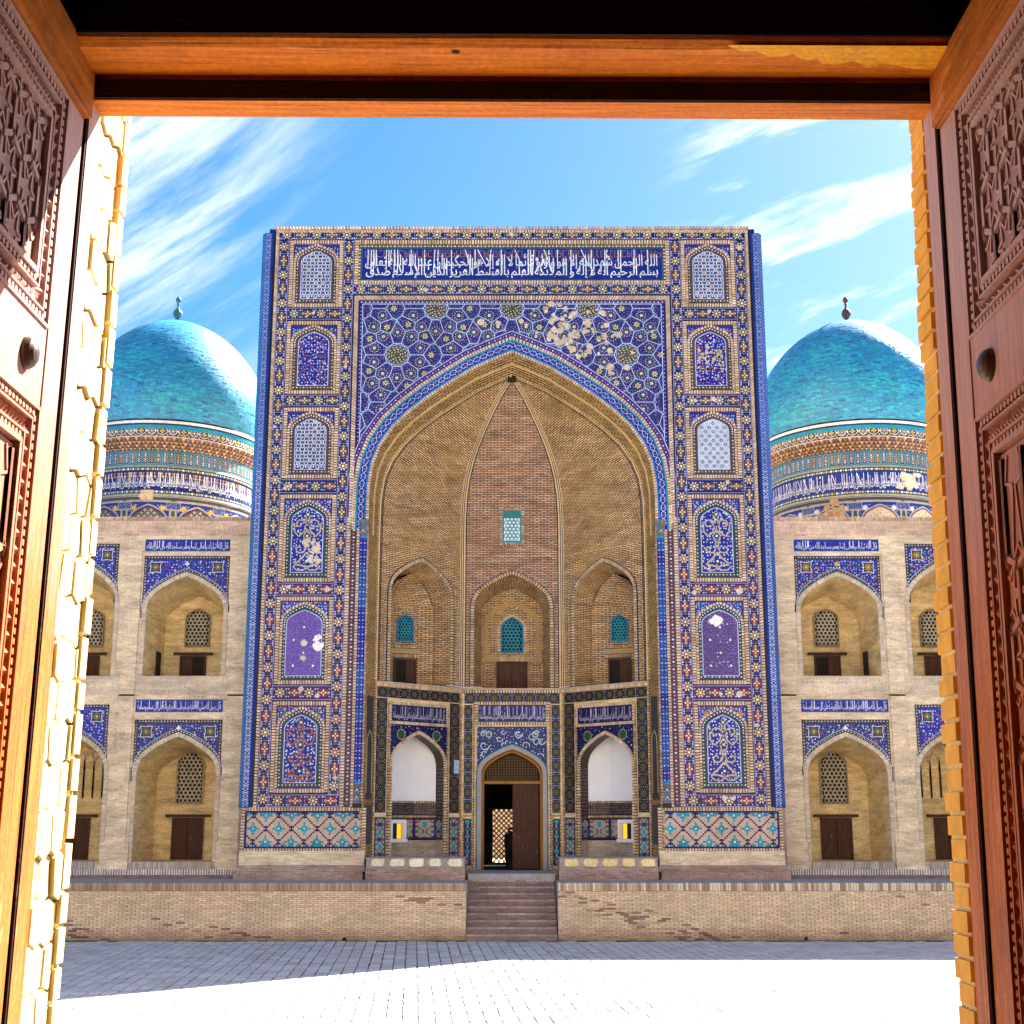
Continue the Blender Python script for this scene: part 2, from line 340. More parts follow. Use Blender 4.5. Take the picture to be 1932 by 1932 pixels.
def clip(P,a,b,c):
    "keep the side a*x+b*z<=c"
    out=[]
    for i in range(len(P)):
        p,q=P[i],P[(i+1)%len(P)]; dp=a*p[0]+b*p[1]-c; dq=a*q[0]+b*q[1]-c
        if dp<=0: out.append(p)
        if dp*dq<0: t=dp/(dp-dq); out.append((p[0]+(q[0]-p[0])*t,p[1]+(q[1]-p[1])*t))
    return out
def voronoi(S,Rm):
    res=[]
    for i,p in enumerate(S):
        P=[(p[0]-Rm,p[1]-Rm),(p[0]+Rm,p[1]-Rm),(p[0]+Rm,p[1]+Rm),(p[0]-Rm,p[1]+Rm)]
        for j,q in enumerate(S):
            if i==j: continue
            dx,dz=q[0]-p[0],q[1]-p[1]
            if abs(dx)>2*Rm or abs(dz)>2*Rm: continue
            P=clip(P,dx,dz,(q[0]**2+q[1]**2-p[0]**2-p[1]**2)/2)
            if len(P)<3: break
        Q=[]
        for k in range(len(P)):
            if math.hypot(P[k][0]-P[k-1][0],P[k][1]-P[k-1][1])>1e-3: Q.append(P[k])
        res.append(Q)
    return res
def hankin(P,th):
    "star strapwork inside a convex cell"
    n=len(P); mid=[]; out=[]
    for i in range(n):
        a,b=P[i],P[(i+1)%n]; mid.append(((a[0]+b[0])/2,(a[1]+b[1])/2,math.atan2(b[1]-a[1],b[0]-a[0])))
    for i in range(n):
        x1,z1,a1=mid[i]; x2,z2,a2=mid[(i+1)%n]
        d1=(math.cos(a1+th),math.sin(a1+th)); d2=(math.cos(a2+math.pi-th),math.sin(a2+math.pi-th))
        den=d1[0]*d2[1]-d1[1]*d2[0]
        if abs(den)<1e-4: continue
        t=((x2-x1)*d2[1]-(z2-z1)*d2[0])/den; u=((x2-x1)*d1[1]-(z2-z1)*d1[0])/den
        if t<0 or u<0 or t>3 or u>3: continue
        p=(x1+d1[0]*t,z1+d1[1]*t); out+= [((x1,z1),p),(p,(x2,z2))]
    return out
def clipped(mb,fr,a,b,inside,wd,col,off,o0=None,k=6):
    run=None
    for i in range(k):
        p=(a[0]+(b[0]-a[0])*i/k,a[1]+(b[1]-a[1])*i/k); q=(a[0]+(b[0]-a[0])*(i+1)/k,a[1]+(b[1]-a[1])*(i+1)/k)
        if inside((p[0]+q[0])/2,(p[1]+q[1])/2): run=run or p; last=q
        elif run: line(mb,fr,run,last,wd,col,off,o0); run=None
    if run: line(mb,fr,run,last,wd,col,off,o0)
def dots(mb,fr,x0,x1,z0,z1,inside,step,cols,off,r=(.018,.034)):
    x=x0
    while x<x1:
        z=z0
        while z<z1:
            px_,pz_=x+random.uniform(-.35,.35)*step,z+random.uniform(-.35,.35)*step
            if inside(px_,pz_):
                c=random.choice(cols); rr=random.uniform(*r)
                if random.random()<.25: petals(mb,fr,px_,pz_,0,rr*1.5,5,rr*.45,c,off); disc(mb,fr,px_,pz_,rr*.4,BRN,off+.001,6)
                else: disc(mb,fr,px_,pz_,rr*.9,c,off,6)
            z+=step
        x+=step
# ------------------------------------------------------------------ Arabic lettering
_F={'ا':(0xFE8D,0xFE8E,0,0),'أ':(0xFE83,0xFE84,0,0),'إ':(0xFE87,0xFE88,0,0),'آ':(0xFE81,0xFE82,0,0),'ؤ':(0xFE85,0xFE86,0,0),'ئ':(0xFE89,0xFE8A,0xFE8B,0xFE8C),'ء':(0xFE80,0xFE80,0,0),
'ب':(0xFE8F,0xFE90,0xFE91,0xFE92),'ة':(0xFE93,0xFE94,0,0),'ت':(0xFE95,0xFE96,0xFE97,0xFE98),'ث':(0xFE99,0xFE9A,0xFE9B,0xFE9C),'ج':(0xFE9D,0xFE9E,0xFE9F,0xFEA0),'ح':(0xFEA1,0xFEA2,0xFEA3,0xFEA4),
'خ':(0xFEA5,0xFEA6,0xFEA7,0xFEA8),'د':(0xFEA9,0xFEAA,0,0),'ذ':(0xFEAB,0xFEAC,0,0),'ر':(0xFEAD,0xFEAE,0,0),'ز':(0xFEAF,0xFEB0,0,0),'س':(0xFEB1,0xFEB2,0xFEB3,0xFEB4),'ش':(0xFEB5,0xFEB6,0xFEB7,0xFEB8),
'ص':(0xFEB9,0xFEBA,0xFEBB,0xFEBC),'ض':(0xFEBD,0xFEBE,0xFEBF,0xFEC0),'ط':(0xFEC1,0xFEC2,0xFEC3,0xFEC4),'ظ':(0xFEC5,0xFEC6,0xFEC7,0xFEC8),'ع':(0xFEC9,0xFECA,0xFECB,0xFECC),'غ':(0xFECD,0xFECE,0xFECF,0xFED0),
'ف':(0xFED1,0xFED2,0xFED3,0xFED4),'ق':(0xFED5,0xFED6,0xFED7,0xFED8),'ك':(0xFED9,0xFEDA,0xFEDB,0xFEDC),'ل':(0xFEDD,0xFEDE,0xFEDF,0xFEE0),'م':(0xFEE1,0xFEE2,0xFEE3,0xFEE4),'ن':(0xFEE5,0xFEE6,0xFEE7,0xFEE8),
'ه':(0xFEE9,0xFEEA,0xFEEB,0xFEEC),'و':(0xFEED,0xFEEE,0,0),'ى':(0xFEEF,0xFEF0,0,0),'ي':(0xFEF1,0xFEF2,0xFEF3,0xFEF4)}
_LA={'ا':(0xFEFB,0xFEFC),'أ':(0xFEF7,0xFEF8),'إ':(0xFEF9,0xFEFA),'آ':(0xFEF5,0xFEF6)}
def shape(t):
    out=[]; i=0; prev=False
    while i<len(t):
        ch=t[i]
        if ch not in _F: out.append(ch); prev=False; i+=1; continue
        if ch=='ل' and i+1<len(t) and t[i+1] in _LA:
            out.append(chr(_LA[t[i+1]][1 if prev else 0])); prev=False; i+=2; continue
        iso,fin,ini,med=_F[ch]; nxt=i+1<len(t) and t[i+1] in _F and t[i+1]!='ء' and ini
        out.append(chr((med if nxt else fin) if prev else (ini if nxt else iso))); prev=bool(nxt); i+=1
    return ''.join(reversed(out))
_TC={}
def glyphs(t,st):
    k=(t,st)
    if k not in _TC:
        cu=bpy.data.curves.new('lettering','FONT'); cu.body=shape(t); cu.resolution_u=2; cu.offset=.008; cu.space_word=.55
        o=bpy.data.objects.new('lettering',cu); C.objects.link(o); bpy.context.view_layer.update()
        me=bpy.data.meshes.new_from_object(o.evaluated_get(bpy.context.evaluated_depsgraph_get()))
        V=np.array([v.co[:2] for v in me.vertices]); Fs=[tuple(p.vertices) for p in me.polygons]
        bpy.data.objects.remove(o); bpy.data.curves.remove(cu); bpy.data.meshes.remove(me)
        y=V[:,1].copy(); hi=.36; V[:,1]=np.where(y>hi,hi+(y-hi)*st,y)
        lo=np.percentile(V[:,1],1); V[:,1]=np.where(V[:,1]<lo,lo,V[:,1])
        V-=V.min(0); V/=V.max(0); _TC[k]=(V,Fs)
    return _TC[k]
def lettering(mb,fr,t,x0,x1,z0,z1,off,col=WH,st=2.4):
    V,Fs=glyphs(t,st); P=[fr.pt(x0+(x1-x0)*a,z0+(z1-z0)*b,off) for a,b in V]
    for f in Fs: mb.face([P[i] for i in f],col)
T1='صدق الإسلام الدين العزيز بالقسط العلم والملائكة الا إله لا أنه الرحيم بسم'
TA='بسم الله الرحمن الرحيم شهد الله أنه لا إله إلا هو والملائكة وأولو العلم قائما بالقسط لا إله إلا هو'
TB='العزيز الحكيم إن الدين عند الله الإسلام صدق الله تعالى'
TW='قال رسول الله صلى الله عليه وسلم طلب العلم فريضة على كل مسلم ومسلمة'
TU='قال الله تبارك وتعالى إنما يعمر مساجد الله من آمن بالله'
# ------------------------------------------------------------------ walls with arched openings
def wall(mb,fr,x0,x1,z0,z1,ops,off=0,col=(1,1,1)):
    ops=sorted(ops,key=lambda o:o.xc); x=x0
    for o in ops:
        if o.xc-o.hw>x+1e-4: mb.rect(fr,x,o.xc-o.hw,z0,z1,off,col)
        A=o.arc()
        for a,b in zip(A,A[1:]):
            if b[0]-a[0]>1e-5: mb.poly(fr,[a,b,(b[0],z1),(a[0],z1)],off,col)
        if o.zb>z0+1e-4: mb.rect(fr,o.xc-o.hw,o.xc+o.hw,z0,o.zb,off,col)
        x=o.xc+o.hw
    if x<x1-1e-4: mb.rect(fr,x,x1,z0,z1,off,col)
def reveal(mb,fr,o,d0,d1,o2=None,floor=True,col=(1,1,1)):
    A=o.path(); B=(o2 or o).path(); L=0
    for i in range(len(A)-1):
        l=math.hypot(A[i+1][0]-A[i][0],A[i+1][1]-A[i][1])
        mb.face([fr.pt(*A[i],-d0),fr.pt(*A[i+1],-d0),fr.pt(*B[i+1],-d1),fr.pt(*B[i],-d1)],col,[(-d0,L),(-d0,L+l),(-d1,L+l),(-d1,L)]); L+=l
    if floor: mb.face([fr.pt(*A[0],-d0),fr.pt(*A[-1],-d0),fr.pt(*B[-1],-d1),fr.pt(*B[0],-d1)],col)
def fillop(mb,fr,o,off,col=(1,1,1)):
    A=o.arc(); mb.poly(fr,[(o.xc-o.hw,o.zb),(o.xc+o.hw,o.zb)]+A[::-1],off,col)
def lattice(fr,o,off,r,col,parent,name='lattice'):
    "pierced hexagon screen set in an arched opening"
    mb=MB(); dx=r*math.sqrt(3); dz=1.5*r; j=0; z=o.zb+r*.9; ri=r*.66
    while z<o.zs+o.h:
        x=o.xc-o.hw-(dx/2 if j%2 else 0)
        while x<o.xc+o.hw+dx:
            if o.inside(x,z,r*.3):
                c=vary(col,.15)
                for k in range(6):
                    a,b=math.pi/6+k*math.pi/3,math.pi/6+(k+1)*math.pi/3
                    P=[(x+q*math.cos(t),z+q*math.sin(t)) for q,t in ((ri,a),(ri,b),(r*1.01,b),(r*1.01,a))]
                    P=[(min(max(p[0],o.xc-o.hw),o.xc+o.hw),max(p[1],o.zb)) for p in P]
                    mb.poly(fr,P,off,c); mb.face([fr.pt(*P[0],off),fr.pt(*P[1],off),fr.pt(*P[1],off-.05),fr.pt(*P[0],off-.05)],c)
            x+=dx
        z+=dz; j+=1
    return mb.build(name,'bricks',parent)
def window(fr,o,off,r,col,parent,frame=(.5,.42,.3),mat='bricks',fw=.05):
    "part window (frame and dark pane) > lattice"
    mb=MB(); strip(mb,fr,o.path()[:1]+o.arc()+o.path()[-1:],-.0,fw,off-.02,off+.025,frame); mb.box(fr,o.xc-o.hw-fw,o.xc+o.hw+fw,o.zb-fw,o.zb,off-.02,off+.025,frame)
    w_=mb.build('window',mat,parent)
    lattice(fr,o,off+.012,r,col,w_)
    p=MB(); fillop(p,fr,o,off-.03); p.build('pane','dark',w_)
    return w_
def door(fr,x0,x1,z0,z1,off,parent,ajar=0,lintel=True,frame='olddoor'):
    mb=MB()
    for a,b,c,d in ((x0-.07,x0,z0,z1+.07),(x1,x1+.07,z0,z1+.07),(x0,x1,z1,z1+.07)): mb.box(fr,a,b,c,d,off-.03,off+.05)
    w_=mb.build('door_frame',frame,parent)
    xm=(x0+x1)/2
    for s,(a,b) in enumerate(((x0+.005,xm-.012),(xm+.012,x1-.005))):
        l=MB()
        if ajar and s==ajar-1:      # this leaf stands open into the room
            pass
        else:
            l.box(fr,a,b,z0+.01,z1-.005,off-.03,off+.01)
            n=2 if z1-z0>1.3 else 1
            for k in range(n):
                h=(z1-z0)/n; l.box(fr,a+.07,b-.07,z0+k*h+.09,z0+(k+1)*h-.09,off+.01,off+.022)
            l.build('door_leaf','olddoor',w_)
    k=MB(); k.rect(fr,x0,x1,z0,z1,off-.04); k.build('dark_gap','dark',w_)
    if lintel:
        m=MB(); m.box(fr,x0-.32,x1+.32,z1+.09,z1+.19,off-.02,off+.09,bev=.01); m.build('lintel_beam','olddoor',w_)
    return w_
# ------------------------------------------------------------------ the portal (pishtaq)
YP=47.9; F0=Fr((0,YP,0)); OPEN=Op(0,5.1,1.75,13.75,6.6)
portal=empty('portal','towering blue mosaic portal with a deep pointed arch, between the two domes','portal',loc=(0,YP,1.75))
portal.location=(0,0,0)
def pbuild(mb,name,mat,parent=portal,**k): return mb.build(name,mat,parent,**k)
# mass: front wall, flanks, top
mb=MB(); wall(mb,F0,-9.05,9.05,4.1,25.25,[Op(0,5.1,4.1,13.75,6.6)],0,NAVY); pbuild(mb,'tiled_front','tile')
mb=MB()
for s in (-1,1): mb.box(F0,min(s*5.1,s*9.05),max(s*5.1,s*9.05),1.75,4.1,-.5,.0)
mb.wbox(-9.05,-5.2,YP+.6,YP+6,1.75,25.2); mb.wbox(5.2,9.05,YP+.6,YP+6,1.75,25.2); mb.wbox(-9.04,9.04,YP+.3,YP+6,20.9,25.24)
for s in (-1,1): mb.face([(s*9.05,YP,4.1),(s*9.05,YP+.7,4.1),(s*9.05,YP+.7,25.25),(s*9.05,YP,25.25)])
mb.face([(-9.05,YP,25.25),(9.05,YP,25.25),(9.05,YP+.7,25.25),(-9.05,YP+.7,25.25)])
mb.wbox(-5.3,5.3,YP+5.9,YP+5.98,6.62,20.95); mb.wbox(-5.3,-2.42,YP+5.9,YP+5.98,1.7,6.7); mb.wbox(2.42,5.3,YP+5.9,YP+5.98,1.7,6.7); mb.wbox(-5.3,5.3,YP+4.9,YP+5.95,8.26,8.3)
pbuild(mb,'brick_mass','pale')
# frieze of rosettes and cartouches
def rosette(mb,x,z,o,warm):
    disc(mb,F0,x,z,.175,(.10,.06,.03) if not warm else (.16,.05,.03),o,10); petals(mb,F0,x,z,.055,.185,8,.027,(.72,.62,.40),o+.002,R(22.5)); disc(mb,F0,x,z,.06,BK,o+.003,8); disc(mb,F0,x,z,.045,WH,o+.004,8)
def cartouche(mb,x,z,o,vert,warm):
    P=[(.0,.25),(.135,.1),(.135,-.1),(0,-.25),(-.135,-.1),(-.135,.1)]
    if not vert: P=[(b,a) for a,b in P]
    mb.poly(F0,[(x+a,z+b) for a,b in P],o,(.14,.06,.03) if not warm else (.20,.035,.05))
    petals(mb,F0,x,z,.015,.125,4,.034,(.74,.66,.46),o+.002); disc(mb,F0,x,z,.02,BRN,o+.003,6)
    for s in (-1,1):
        q=lambda a,b:(x+a,z+b) if vert else (x+b,z+a)
        line(mb,F0,q(-.05,s*.15),q(0,s*.215),.022,CREAM,o+.003); line(mb,F0,q(.05,s*.15),q(0,s*.215),.022,CREAM,o+.003)
        line(mb,F0,q(0,s*.1),q(0,s*.18),.018,CREAM,o+.0035)
def frieze(x0,x1,z0,z1,name='rosette_band',k0=0,ends=True):
    mb=MB(); warm=(z0+z1)/2<13
    mb.box(F0,x0,x1,z0,z1,.0,.09,(.05,.012,.12) if warm else (.012,.01,.13))
    vert=(z1-z0)>(x1-x0); L=(z1-z0) if vert else (x1-x0); n=max(2,round(L/.56)); o=.092
    for e in (0,1):      # thin pale edge lines
        if vert: q=x0+.02 if e==0 else x1-.02; mb.rect(F0,q-.009,q+.009,z0,z1,o,(.4,.38,.62))
        else: q=z0+.02 if e==0 else z1-.02; mb.rect(F0,x0,x1,q-.009,q+.009,o,(.4,.38,.62))
    c=((x0+x1)/2 if vert else (z0+z1)/2)
    for i in range(n):
        p=(z0 if vert else x0)+L*(i+.5)/n; x,z=(c,p) if vert else (p,c); wz=z<13
        q=lambda a,b:(x+a,z+b) if vert else (x+b,z+a)
        for sg in (-1,1):
            P=[q(sg*.13,-.28),q(sg*.17,-.28),q(sg*.17,.28),q(sg*.13,.28)]
        if i%2==k0: rosette(mb,x,z,o,wz)
        else: cartouche(mb,x,z,o,vert,wz)
        for a in (-.13,.13):
            for b in (-.2,.2): disc(mb,F0,*q(a,b),.023,(.62,.66,.85),o+.002,6)
            for b in (-.28,): disc(mb,F0,*q(a,b),.03,(.55,.58,.78),o+.002,6)
        for b in (-.28,): 
            disc(mb,F0,*q(0,b),.016,CREAM,o+.002,6)
            for a in (-.06,.06): disc(mb,F0,*q(a,b),.018,(.1,.25,.35),o+.002,6); disc(mb,F0,*q(a*.9,b+.05),.012,(.45,.2,.15),o+.002,5)
    if random.random()<.8:
        for _ in range(2): blob(mb,F0,random.uniform(x0+.1,x1-.1),random.uniform(z0+.1,z1-.1),random.uniform(.06,.13),(.62,.55,.48),o+.006)
    return pbuild(mb,name,'tile')
PZ=[(24.78,22.14),(21.60,18.79),(18.28,15.63),(15.04,11.88),(11.35,8.28),(7.70,4.60)]
GAP=[(22.62,23.03)]
for s in (-1,1):
    frieze(*sorted((s*8.27,s*8.67)),4.12,24.79); frieze(*sorted((s*5.86,s*6.26)),4.55,24.79)
    for (a,b),(c,d) in zip(PZ,PZ[1:]): frieze(*sorted((s*6.262,s*8.268)),c+.035,b-.035)
    frieze(*sorted((s*5.86,s*8.268)),4.12,4.548)
frieze(-8.67,8.67,24.80,25.16)
frieze(-5.858,5.858,22.63,23.02)
# brick edgings of the whole portal
mb=MB()
soldier(mb,F0,[(-8.78,4.1),(-8.78,25.17),(8.78,25.17),(8.78,4.1)],-.105,.0,.088,0,.12,BRICK)
pbuild(mb,'brick_edging','bricks',kind='stuff')
mb=MB(); soldier(mb,F0,[(-8.83,25.16),(8.83,25.16)],.012,.14,.1,-.3,.16,BRICKD); pbuild(mb,'coping','bricks',kind='stuff')
for s in (-1,1): mb=MB(); mb.box(F0,*sorted((s*8.79,s*9.04)),4.1,25.1,.0,.02,(.015,.012,.04)); pbuild(mb,'dark_joint_strip','tile')
# corner shafts
def shaft(s):
    cx,cy=s*9.06,YP+.16; mb=MB(); n=8; r=.27
    for i in range(n):
        a,b=R(22.5+45*i),R(67.5+45*i)
        front=(i in (5,4,6)); col=(.015,.05,.30) if i!=(4 if s<0 else 7) else (.01,.12,.36)
        mb.face([(cx+r*math.cos(a),cy+r*math.sin(a),4.1),(cx+r*math.cos(b),cy+r*math.sin(b),4.1),(cx+r*math.cos(b),cy+r*math.sin(b),25.06),(cx+r*math.cos(a),cy+r*math.sin(a),25.06)],col)
    mb.face([(cx+r*math.cos(R(22.5+45*i)),cy+r*math.sin(R(22.5+45*i)),25.06) for i in range(8)],TAN)
    m=pbuild(mb,'corner_shaft','tile')
    p=MB(); f=Fr((cx,cy-r*math.cos(R(22.5)),0)); z=4.25
    while z<24.95:
        low=z<16; wc=(.66,.72,.84) if low else (.42,.52,.78)
        for k in range(8):
            a=R(45*k+22.5); disc(p,f,.062*math.cos(a),z+.062*math.sin(a),.0155,wc,.003,5)
        disc(p,f,0,z,.03,(.01,.12,.26),.002,6)
        for a in (-.078,.078):
            for b in (-.09,0,.09): disc(p,f,a,z+b,.018,wc,.003,5)
        disc(p,f,0,z+.12,.022,wc,.003,5); 
        for a in (-.045,.045): disc(p,f,a,z+.12,.02,vary(wc,.1),.003,5)
        z+=.24
    p.build('star_tiles','tile',m,kind='stuff')
    # the oblique outer face carries the same pattern
    a0=R(247.5-22.5 if s<0 else 292.5+22.5); nx,ny=math.cos(a0),math.sin(a0); ra=r*math.cos(R(22.5))
    f2=Fr((cx+nx*ra,cy+ny*ra,0),(-ny,nx)); p=MB(); z=4.3
    while z<24.9:
        for a in (-.07,0,.07): disc(p,f2,a,z+(.05 if a else 0),.02,(.25,.45,.7),.003,5)
        z+=.13
    p.build('star_tiles','tile',m,kind='stuff')
shaft(-1); shaft(1)
# ---- the twelve niche panels
def panel(s,k):
    x0,x1=sorted((s*6.27,s*8.26)); z1,z0=PZ[k]; x0+=.0; xc=(x0+x1)/2
    warm=k>2; P=rectpath(x0+.05,x1-.05,z0+.05,z1-.05)
    root=MB(); root.rect(F0,x0,x1,z0,z1,.004,PUR); 
    o=Op(xc,.635,z0+.36,z1-.98-(.1 if k>2 else 0),.62+(.06 if k>2 else 0)); og=o.grown(.12,0)
    ar=o.grown(.0)
    # spandrel ground with small flowers
    sp=(x0+.17,x1-.17)
    root.rect(F0,sp[0],sp[1],og.zs-.25,z1-.2,.010,(.01,.03,.3) if k!=4 else (.01,.05,.34))
    dots(root,F0,sp[0]+.05,sp[1]-.04,og.zs,z1-.22,lambda x,z:z>og.z_at(x)+.08 and sp[0]<x<sp[1],.085,[WH,(.5,.6,.8),(.6,.35,.3),YEL,WH],.013,(.018,.03))
    if k in (0,1) or k==5:
        for q in (-1,1): petals(root,F0,xc+q*.58,z1-.42,.0,.11,8,.03,(.55,.25,.03) if s>0 else (.1,.2,.12),.014)
    # brown band with pale dots round the field
    root.poly(F0,[(og.xc-og.hw,z0+.17),(og.xc+og.hw,z0+.17)]+og.arc()[::-1],.016,(.085,.05,.045) if k in(0,1,2) else (.03,.05,.07))
    bp=[(o.xc-o.hw-.06,z0+.26)]+o.grown(.06).arc()+[(o.xc+o.hw+.06,z0+.26)]
    for i in range(len(bp)):
        a,b=bp[i],bp[(i+1)%len(bp)]; l=math.hypot(b[0]-a[0],b[1]-a[1]); n=max(1,round(l/.13))
        for q in range(n):
            x,z=a[0]+(b[0]-a[0])*q/n,a[1]+(b[1]-a[1])*q/n
            disc(root,F0,x,z,.028,WH if (q%2==0) else (.5,.42,.25),.019,6)
    pr=pbuild(root,'niche_panel','tile'); pr['label']={0:'blind arch with white star lattice on blue',1:'blind arch with flowers on blue',2:'blind arch with white star lattice on blue',3:'blind arch with tan scrolls, partly worn away',4:'blind arch of violet tiles with white losses',5:'blind arch with scrolls'}[k]
    if s>0 and k==2: pr['label']='blind arch with black rings on pale blue'
    if s<0 and k==5: pr['label']='blind arch with red brown scrolls on blue'
    # field
    f=MB(); oc=.022
    style={0:'white',1:'floral',2:'white',3:'scroll',4:'violet',5:'scroll'}[k]
    o=Op(xc,.56 if style!='violet' else .63,z0+(.34 if style!='violet' else .3),og.zs,o.h*.9)
    ins=lambda x,z:o.inside(x,z,.02)
    A=o.arc(); base={'white':(.015,.03,.28),'floral':(.013,.012,.27),'scroll':(.012,.018,.26),'violet':PURL}[style]
    if style=='violet' and s>0: base=(.085,.045,.2)
    if style=='white' and s>0 and k==2: base=(.50,.56,.66)
    f.poly(F0,[(o.xc-o.hw,o.zb),(o.xc+o.hw,o.zb)]+A[::-1],oc,base)
    strip(f,F0,o.path()[:1]+o.arc()+o.path()[-1:],-.02,.012,oc,oc+.003,(.45,.5,.75)); f.rect(F0,o.xc-o.hw,o.xc+o.hw,o.zb-.012,o.zb+.015,oc+.003,(.45,.5,.75))
    if style=='white' and s>0 and k==2:
        z=o.zb+.12; j=0
        while z<o.zs+o.h:
            x=o.xc-.56+(.14 if j%2 else 0)
            while x<o.xc+.6:
                if ins(x,z) and o.inside(x,z,.09): ring(f,F0,x,z,.032,.056,(.05,.035,.04),oc+.004,8)
                for a,b in ((.07,.0),(-.07,0),(.035,.06),(-.035,.06)):
                    if ins(x+a,z+b): disc(f,F0,x+a,z+b,.018,(.08,.2,.5),oc+.004,5)
                x+=.28
            z+=.16; j+=1
    elif style=='white':
        Sd=[]
        for j in range(14):
            for i in range(7): Sd.append((o.xc+(i-3)*.28,o.zb+.1+j*.26)); Sd.append((o.xc+(i-2.5)*.28,o.zb+.23+j*.26))
        for P_ in voronoi(Sd,.3):
            if len(P_)<3: continue
            for a,b in hankin(P_,R(62)): clipped(f,F0,a,b,ins,.024,(.66,.68,.82),oc+.004,k=3)
        for x,z in Sd:
            if ins(x,z): 
                petals(f,F0,x,z,.03,.1,8,.012,(.68,.7,.82),oc+.005); disc(f,F0,x,z,.038,GRN if random.random()<.8 else (.5,.35,.1),oc+.006,8)
            for a,b in ((.14,.0),(0,.13)):
                if ins(x+a,z+b): petals(f,F0,x+a,z+b,0,.05,6,.012,(.72,.72,.85),oc+.006)
    elif style=='floral':
        dots(f,F0,o.xc-.6,o.xc+.6,o.zb,o.zs+o.h,ins,.105,[WH,(.6,.7,.9),WH,(.45,.15,.1),(.5,.55,.8),(.35,.18,.04)],oc+.004,(.02,.036))
        for q in (-1,1):
            for zz in (.45,.95,1.45):
                Pc=[(o.xc+q*(.24+.2*math.cos(t)),o.zb+zz+.2*math.sin(t)) for t in np.linspace(-2.5,2.5,12)]
                for a,b in zip(Pc,Pc[1:]): clipped(f,F0,a,b,ins,.026,(.22,.10,.04),oc+.003,k=2)
        if s>0:
            for _ in range(34):
                x,z=o.xc+random.uniform(-.45,.5),o.zb+random.uniform(.5,1.5)
                if o.inside(x,z,.12): blob(f,F0,x,z,random.uniform(.03,.10),TAN,oc+.006,8)
    elif style=='violet':
        dots(f,F0,o.xc-.65,o.xc+.65,o.zb,o.zs+o.h,ins,.075,[(.4,.35,.7),(.3,.3,.7),(.5,.45,.75),(.3,.4,.6)],oc+.004,(.008,.016))
        for zz in np.arange(.35,2.6,.45):
            for q in ((-.35,.35) if round(zz/.45)%2 else (0,)):
                if ins(o.xc+q,o.zb+zz): disc(f,F0,o.xc+q,o.zb+zz,.06,BK,oc+.004,8); disc(f,F0,o.xc+q,o.zb+zz,.045,WH,oc+.005,8); petals(f,F0,o.xc+q,o.zb+zz,.05,.09,8,.012,(.05,.15,.2),oc+.004)
        wc=(.82,.80,.80)
        if s<0:
            blob(f,F0,o.xc+.5,o.zb+1.05,.2,wc,oc+.007); blob(f,F0,o.xc+.47,o.zb+1.32,.15,wc,oc+.008); blob(f,F0,o.xc,o.zb+1.15,.13,(.7,.62,.55),oc+.007); blob(f,F0,o.xc-.02,o.zb+.62,.12,(.6,.5,.4),oc+.007)
        else:
            blob(f,F0,o.xc-.12,o.zb+1.95,.24,wc,oc+.007); blob(f,F0,o.xc-.25,o.zb+1.9,.13,wc,oc+.008)
            for _ in range(16): blob(f,F0,o.xc+random.uniform(-.4,.4),o.zb+random.uniform(.3,2),.03,(.6,.6,.7),oc+.006,6)
    else:
        sc_={3:(.50,.40,.24),5:(.36,.13,.045) if s<0 else (.52,.42,.24)}[k]; bk=(.015,.05,.06)
        dots(f,F0,o.xc-.6,o.xc+.6,o.zb,o.zs+o.h,ins,.12,[WH,(.6,.7,.9),WH,(.5,.55,.8)],oc+.004,(.022,.038))
        H=o.zs+o.h-o.zb
        def cv(P_,wd=.05):
            for q in (-1,1):
                Q=[(o.xc+q*a,o.zb+b*H) for a,b in P_]
                for a,b in zip(Q,Q[1:]): clipped(f,F0,a,b,ins,wd,sc_,oc+.006,k=2)
        sp1=[(.27+.21*(1-t/9)*math.cos(3.4-t*.9),.74+.085*(1-t/9)*math.sin(3.4-t*.9)) for t in np.linspace(0,6.5,22)]
        sp2=[(.25+.2*(1-t/9)*math.cos(3.0+t*.9),.36+.075*(1-t/9)*math.sin(3.0+t*.9)) for t in np.linspace(0,6.5,22)]
        cv([(0,.95),(.09,.88),(.05,.83)]); cv(sp1); cv([(.05,.83),(.06,.74),(.12,.63),(.3,.55),(.45,.62),(.47,.75)])
        cv([(0,.66),(.12,.57),(.1,.5),(0,.46)],.045); cv(sp2); cv([(.05,.46),(.05,.38)]); cv([(.02,.3),(.16,.22),(.42,.12),(.2,.11),(.0,.08)],.06); cv([(0,.08),(.12,.03),(.35,.04),(.47,.09)],.045)
        for zz in (.89,.56,.17): petals(f,F0,o.xc,o.zb+zz*H,0,.13,4,.05,bk,oc+.007); disc(f,F0,o.xc,o.zb+zz*H,.045,WH,oc+.009,8)
        if s<0 and k==3:
            for _ in range(20): 
                x,z=o.xc+random.uniform(-.1,.5),o.zb+random.uniform(.4,1.3); 
                if o.inside(x,z,.12): blob(f,F0,x,z,random.uniform(.05,.14),vary((.62,.54,.42),.1),oc+.010+random.uniform(0,.002),9)
        elif k==3:
            for _ in range(10): blob(f,F0,o.xc+random.uniform(-.3,.3),o.zb+random.uniform(1.3,2),random.uniform(.02,.06),TAN,oc+.01,7)
    f.build('mosaic_field','tile',pr)
    b=MB(); soldier(b,F0,P,-.085,.045,.082,.004,.075,BRICK,True)
    soldier(b,F0,[(og.xc-og.hw,og.zb-.2)]+og.arc()+[(og.xc+og.hw,og.zb-.2)],.0,.085,.08,.004,.05,BRICK)
    b.build('brick_frame','bricks',pr,kind='stuff')
for k in range(6):
    for s in (-1,1): panel(s,k)
